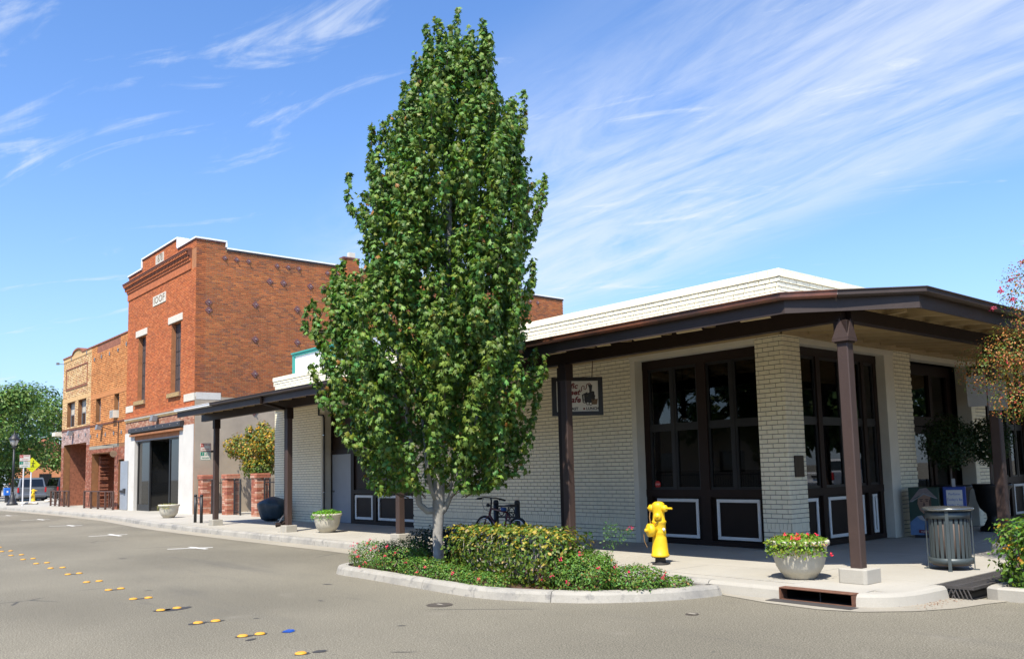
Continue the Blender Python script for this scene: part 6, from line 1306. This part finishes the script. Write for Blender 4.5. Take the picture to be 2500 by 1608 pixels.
r1 = shrub('rose_shrub', 'pink flowering rose shrub at the left end of the planting island', 'shrub', [(-12.75, 7.80, .26, .62, .42, .28, 2.5), (-12.0, 7.78, .24, .6, .40, .26, 2.5), (-12.9, 8.45, .26, .55, .5, .26, 2.5)], 9500, RG, (.028, .046), 'rose shrubs in the island', dv=.35, extra=[((.30, .14, .05), .05, .2)], stems=24)
r2 = shrub('rose_shrub', 'low rose shrub trailing along the kerb in front of the hedge', 'shrub', [(-11.1, 7.58, .18, .55, .27, .20, 2.5), (-10.3, 7.52, .16, .5, .24, .17, 2.5), (-9.5, 7.47, .14, .5, .22, .15, 2.5)], 8000, RG, (.026, .044), 'rose shrubs in the island', dv=.35, extra=[((.24, .2, .05), .06, .1)], stems=18)
r3 = shrub('rose_shrub', 'bushy rose shrub at the right end of the planting island', 'shrub', [(-8.25, 8.12, .27, .52, .42, .30, 2.5), (-7.75, 8.55, .20, .44, .42, .20, 2.5), (-7.45, 8.95, .13, .26, .26, .12, 2.5), (-8.6, 8.55, .28, .4, .4, .28, 2.5)], 14000, RG, (.028, .048), 'rose shrubs in the island', dv=.35, extra=[((.30, .16, .05), .05, .1)], stems=30)
mbp = np.array([(-7.95, 8.3, .62), (-7.95, 8.28, .74), (-7.93, 8.26, .86), (-7.86, 8.28, .92), (-7.80, 8.3, .88), (-7.75, 8.34, .76), (-7.70, 8.38, .80), (-7.66, 8.4, .84), (-7.92, 8.3, .8), (-7.85, 8.32, .68)]); q = np.repeat(mbp, 26, 0) + rng.normal(0, .035, (260, 3))
_ts = leaf_mesh('tall_shoot', *OVAL, q, rng.normal(0, 1, (260, 3)) + np.array([0, -.3, .6]), rng.uniform(.02, .036, 260), hue((.08, .17, .035), 260, .3), 'leaf', r3); stuff(_ts)
PK = (.60, .03, .09)
flowers(r1, [(-13.15, 7.55, .46), (-12.9, 7.5, .5), (-12.85, 7.42, .38), (-12.55, 7.46, .52), (-12.35, 7.42, .42), (-12.7, 7.38, .30), (-12.2, 7.4, .48), (-11.9, 7.40, .36), (-12.45, 7.36, .22), (-11.6, 7.4, .42), (-13.2, 7.9, .52), (-12.0, 7.5, .5), (-12.6, 7.35, .14)], PK, .028); flowers(r2, [(-11.3, 7.38, .30), (-10.7, 7.34, .28), (-10.0, 7.32, .24), (-9.4, 7.3, .22), (-10.9, 7.32, .2)], PK, .024); flowers(r3, [(-8.55, 7.86, .60), (-8.3, 7.78, .50), (-8.0, 7.85, .58), (-7.55, 8.25, .34), (-7.32, 8.65, .30), (-7.64, 8.4, .88), (-8.4, 7.72, .30), (-8.15, 7.76, .22), (-7.85, 7.98, .40), (-7.4, 8.7, .24), (-7.7, 8.15, .42), (-8.7, 7.8, .22)], PK, .030)
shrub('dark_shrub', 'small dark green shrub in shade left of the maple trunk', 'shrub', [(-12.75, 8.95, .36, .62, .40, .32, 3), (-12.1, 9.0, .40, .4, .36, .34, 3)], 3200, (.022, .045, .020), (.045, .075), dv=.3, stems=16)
shrub('clipped_hedge', 'clipped green hedge behind the kerb at the right edge', 'hedge', [(-3.40, 11.74, .50, 1.0, .58, .42, 12), (-1.5, 11.8, .50, 1.0, .58, .42, 12)], 14000, (.085, .17, .02), (.05, .08), dv=.4, extra=[((.34, .26, .03), .08, .4), ((.40, .16, .03), .02, .3)], stems=20, shell=.72)
leaf_mesh('fallen_leaf', *OVAL, [(-4.22, 11.22, .62), (-4.3, 11.24, .60)], [(0, -.3, 1), (.2, -.5, 1)], [.11, .10], [(.55, .28, .02), (.6, .3, .03)], 'leaf', bpy.data.objects['clipped_hedge'])
# leaf litter on the bed
n = 260; lx = rng.uniform(-8.9, -7.2, n); ly = 7.75 + rng.uniform(0, 1, n) ** 2 * .5 + np.maximum(0, lx + 8.6) * .75; lit = leaf_mesh('leaf_litter', *OVAL, np.stack([lx, ly, np.full(n, .10) + rng.uniform(0, .02, n)], 1), rng.normal(0, .3, (n, 3)) + np.array([0, 0, 1]), rng.uniform(.025, .05, n), hue((.28, .12, .07), n, .4, .2), 'leaf'); stuff(lit)
n = 160; lit = leaf_mesh('gutter_litter', *OVAL, np.stack([np.interp(rng.uniform(0, 1, n), [0, 1], [-5.0, -4.6]) + rng.normal(0, .03, n), rng.uniform(9.85, 10.8, n), np.full(n, .012)], 1), rng.normal(0, .2, (n, 3)) + np.array([0, 0, 1]), rng.uniform(.015, .03, n), hue((.26, .12, .07), n, .4, .2), 'leaf'); stuff(lit)
# crape myrtle at the right edge
cm = shrub('crape_myrtle', 'crape myrtle with pink blossom leaning in from the right edge', 'tree', [(-5.05, 13.3, 2.95, .50, .45, .42, 2), (-4.65, 13.2, 3.15, .5, .5, .42, 2), (-4.7, 13.3, 2.45, .42, .45, .34, 2), (-4.55, 13.4, 3.95, .34, .4, .55, 2), (-4.2, 13.4, 2.8, .6, .6, .8, 2), (-4.1, 13.5, 4.5, .40, .45, .6, 2), (-3.7, 13.5, 3.4, .7, .7, 1.0, 2)], 15000, (.12, .17, .03), (.025, .045), dv=.4, extra=[((.40, .17, .05), .42, 1.), ((.42, .06, .08), .05, 2.), ((.40, .05, .07), .13, 3.55)], shell=.25, part='crown')
MB().tube([(-3.55, 13.4, .08), (-3.6, 13.4, 1.2), (-3.9, 13.4, 2.2), (-4.4, 13.4, 3.0)], [.06, .05, .04, .02], 8).build('trunk', 'bark', cm, True); MB().tube([(-3.5, 13.45, .08), (-3.45, 13.5, 1.5), (-3.8, 13.5, 2.6), (-4.2, 13.5, 3.9)], [.05, .045, .035, .015], 8).build('trunk', 'bark', cm, True)
flowers(cm, [(-4.85, 13.0, 3.75), (-4.75, 13.1, 4.0), (-4.65, 13.2, 4.15), (-4.5, 13.3, 4.4), (-4.6, 13.1, 3.85), (-4.4, 13.2, 4.6), (-4.35, 13.2, 4.75)], (.40, .035, .075), .036, 22)
# clipped trees in urns
for x, y, zc, r_, lb in ((-8.0, 18.62, 1.98, .56, 'round clipped tree in the nearer urn before the side entrance'), (-7.6, 19.6, 1.98, .5, 'round clipped tree in the farther urn by the side entrance')):
    t = shrub('topiary', lb, 'topiary', [(x, y, zc + .05, r_, r_, r_ * 1.05, 2)], 3200, (.022, .05, .015), (.05, .08), 'clipped trees in urns', shell=.4, part='crown'); MB().tube([(x, y, G + .78), (x + .02, y, zc)], .025, 8).build('trunk', 'bark_dark', t)
# courtyard maple
cmx = [(-35.1, 14.9, 2.9, .95, .7, .55, 2), (-34.0, 15.2, 2.5, 1.0, .8, .6, 2), (-32.8, 15.0, 3.0, .95, .7, .6, 2), (-31.8, 15.1, 2.8, .9, .7, .75, 2), (-33.4, 14.9, 2.0, 1.2, .6, .45, 2), (-31.4, 15.0, 3.6, .35, .3, .5, 2), (-33.3, 15.0, 3.45, .3, .3, .45, 2), (-34.5, 15.0, 3.4, .25, .25, .35, 2)]
t = shrub('courtyard_maple', 'golden green maple behind the brick gate pillars', 'tree', cmx, 7500, (.10, .14, .018), (.07, .12), dv=.4, dh=.25, tmpl=MAPLE, extra=[((.42, .26, .02), .30, 2.0), ((.34, .16, .03), .10, 2.3)], shell=.35, part='crown'); MB().tube([(-33.3, 15.1, .1), (-33.2, 15.1, 1.2), (-33.6, 15.1, 2.2), (-34.4, 15.1, 2.9)], [.07, .055, .04, .015], 8).build('trunk', 'bark_dark', t, True); MB().tube([(-33.2, 15.1, 1.0), (-32.6, 15.1, 2.0), (-31.7, 15.1, 3.2)], [.05, .04, .015], 8).build('trunk', 'bark_dark', t, True)
# far trees
def far_tree(x, y, zc, R_, hz, label, n=5200, base=(.105, .185, .035), group='trees beyond the buildings', sz=(.22, .36)):
    r_ = random.Random(int(x * 3)); bl = []
    for i in range(18):
        a = r_.uniform(0, 6.28); q = r_.uniform(.15, .75) * R_; zz_ = zc + r_.uniform(-.75, .8) * hz; k = r_.uniform(.30, .46) * R_; bl.append((x + q * math.cos(a), y + q * math.sin(a), zz_, k, k, k * .72, 2))
    t = shrub('broadleaf_tree', label, 'tree', bl, n, base, sz, group, dv=.35, dh=.15, shell=.25, part='crown', up=.6); mb = MB().tube([(x, y, 0), (x + .1, y, zc - hz * .6), (x, y, zc + hz * .4)], [.28, .22, .08], 8)
    for i in range(5): b = bl[i]; mb.tube([(x, y, zc - hz * .7), ((x + b[0]) / 2, (y + b[1]) / 2, (zc - hz * .4 + b[2]) / 2), b[:3]], [.13, .09, .03], 6)
    mb.build('trunk', 'bark_dark', t, True); return t
far_tree(-79, 13.2, 6.4, 4.6, 3.3, 'broad green tree over the silver car at the far left', 9000); far_tree(-84, 21.0, 5.6, 5.0, 3.2, 'green tree close beside the tan building corner', 9000, (.10, .175, .035)); far_tree(-92, 11.5, 6.4, 5.2, 4.2, 'green tree at the extreme left edge behind the lamp', 9000, (.09, .165, .035)); far_tree(-104, 18, 7.0, 7.0, 4.2, 'dark green tree deep behind the other far trees', 8000, (.05, .10, .025), sz=(.35, .5)); far_tree(-92, 15.2, 3.4, 4.2, 2.2, 'low shaded tree behind the silver car', 7000, (.05, .10, .025))
for i, (x, lb) in enumerate(((-50, 'street tree across the road, mirrored in the hall windows'), (-39, 'leafy street tree across the road, mirrored in the hall entrance'), (-28, 'dense street tree across the road, mirrored in the grey door bay'), (-18, 'dense street tree across the road, mirrored at the left of the cafe window'), (-8.5, 'dense street tree across the road, mirrored in the cafe window'), (1, 'dense street tree across the road, mirrored at the right of the cafe window'), (11, 'dense street tree across the road beside the side street'))): far_tree(x, -18.5, 7.4, 5.6, 4.2, lb, 4200, (.05, .095, .025), 'trees across the street', (.6, .95))
for i, (x, y, lb) in enumerate(((10, 50, 'side street tree mirrored in the near side window'), (15, 59, 'tall side street tree mirrored in the middle of the side window'), (5, 63, 'side street tree mirrored in the far side window'), (20, 68, 'side street tree farthest up the side street'), (18, 44, 'side street tree mirrored at the cafe entrance'))): far_tree(x, y, 7.5, 6.2, 4.8, lb, 4200, (.05, .095, .025), 'trees across the side street', (.6, .95))
for x, y, lb in ((.6, 17.2, 'unseen leafy tree added beyond the right edge to darken the side front'), (.6, 24.5, 'second unseen leafy tree added beyond the right edge to block sky light')): far_tree(x, y, 4.6, 3.1, 2.2, lb, 5000, (.06, .11, .03), 'unseen trees added to block light', (.25, .4))  # unseen trees, added to keep sky and bounce light off the side front
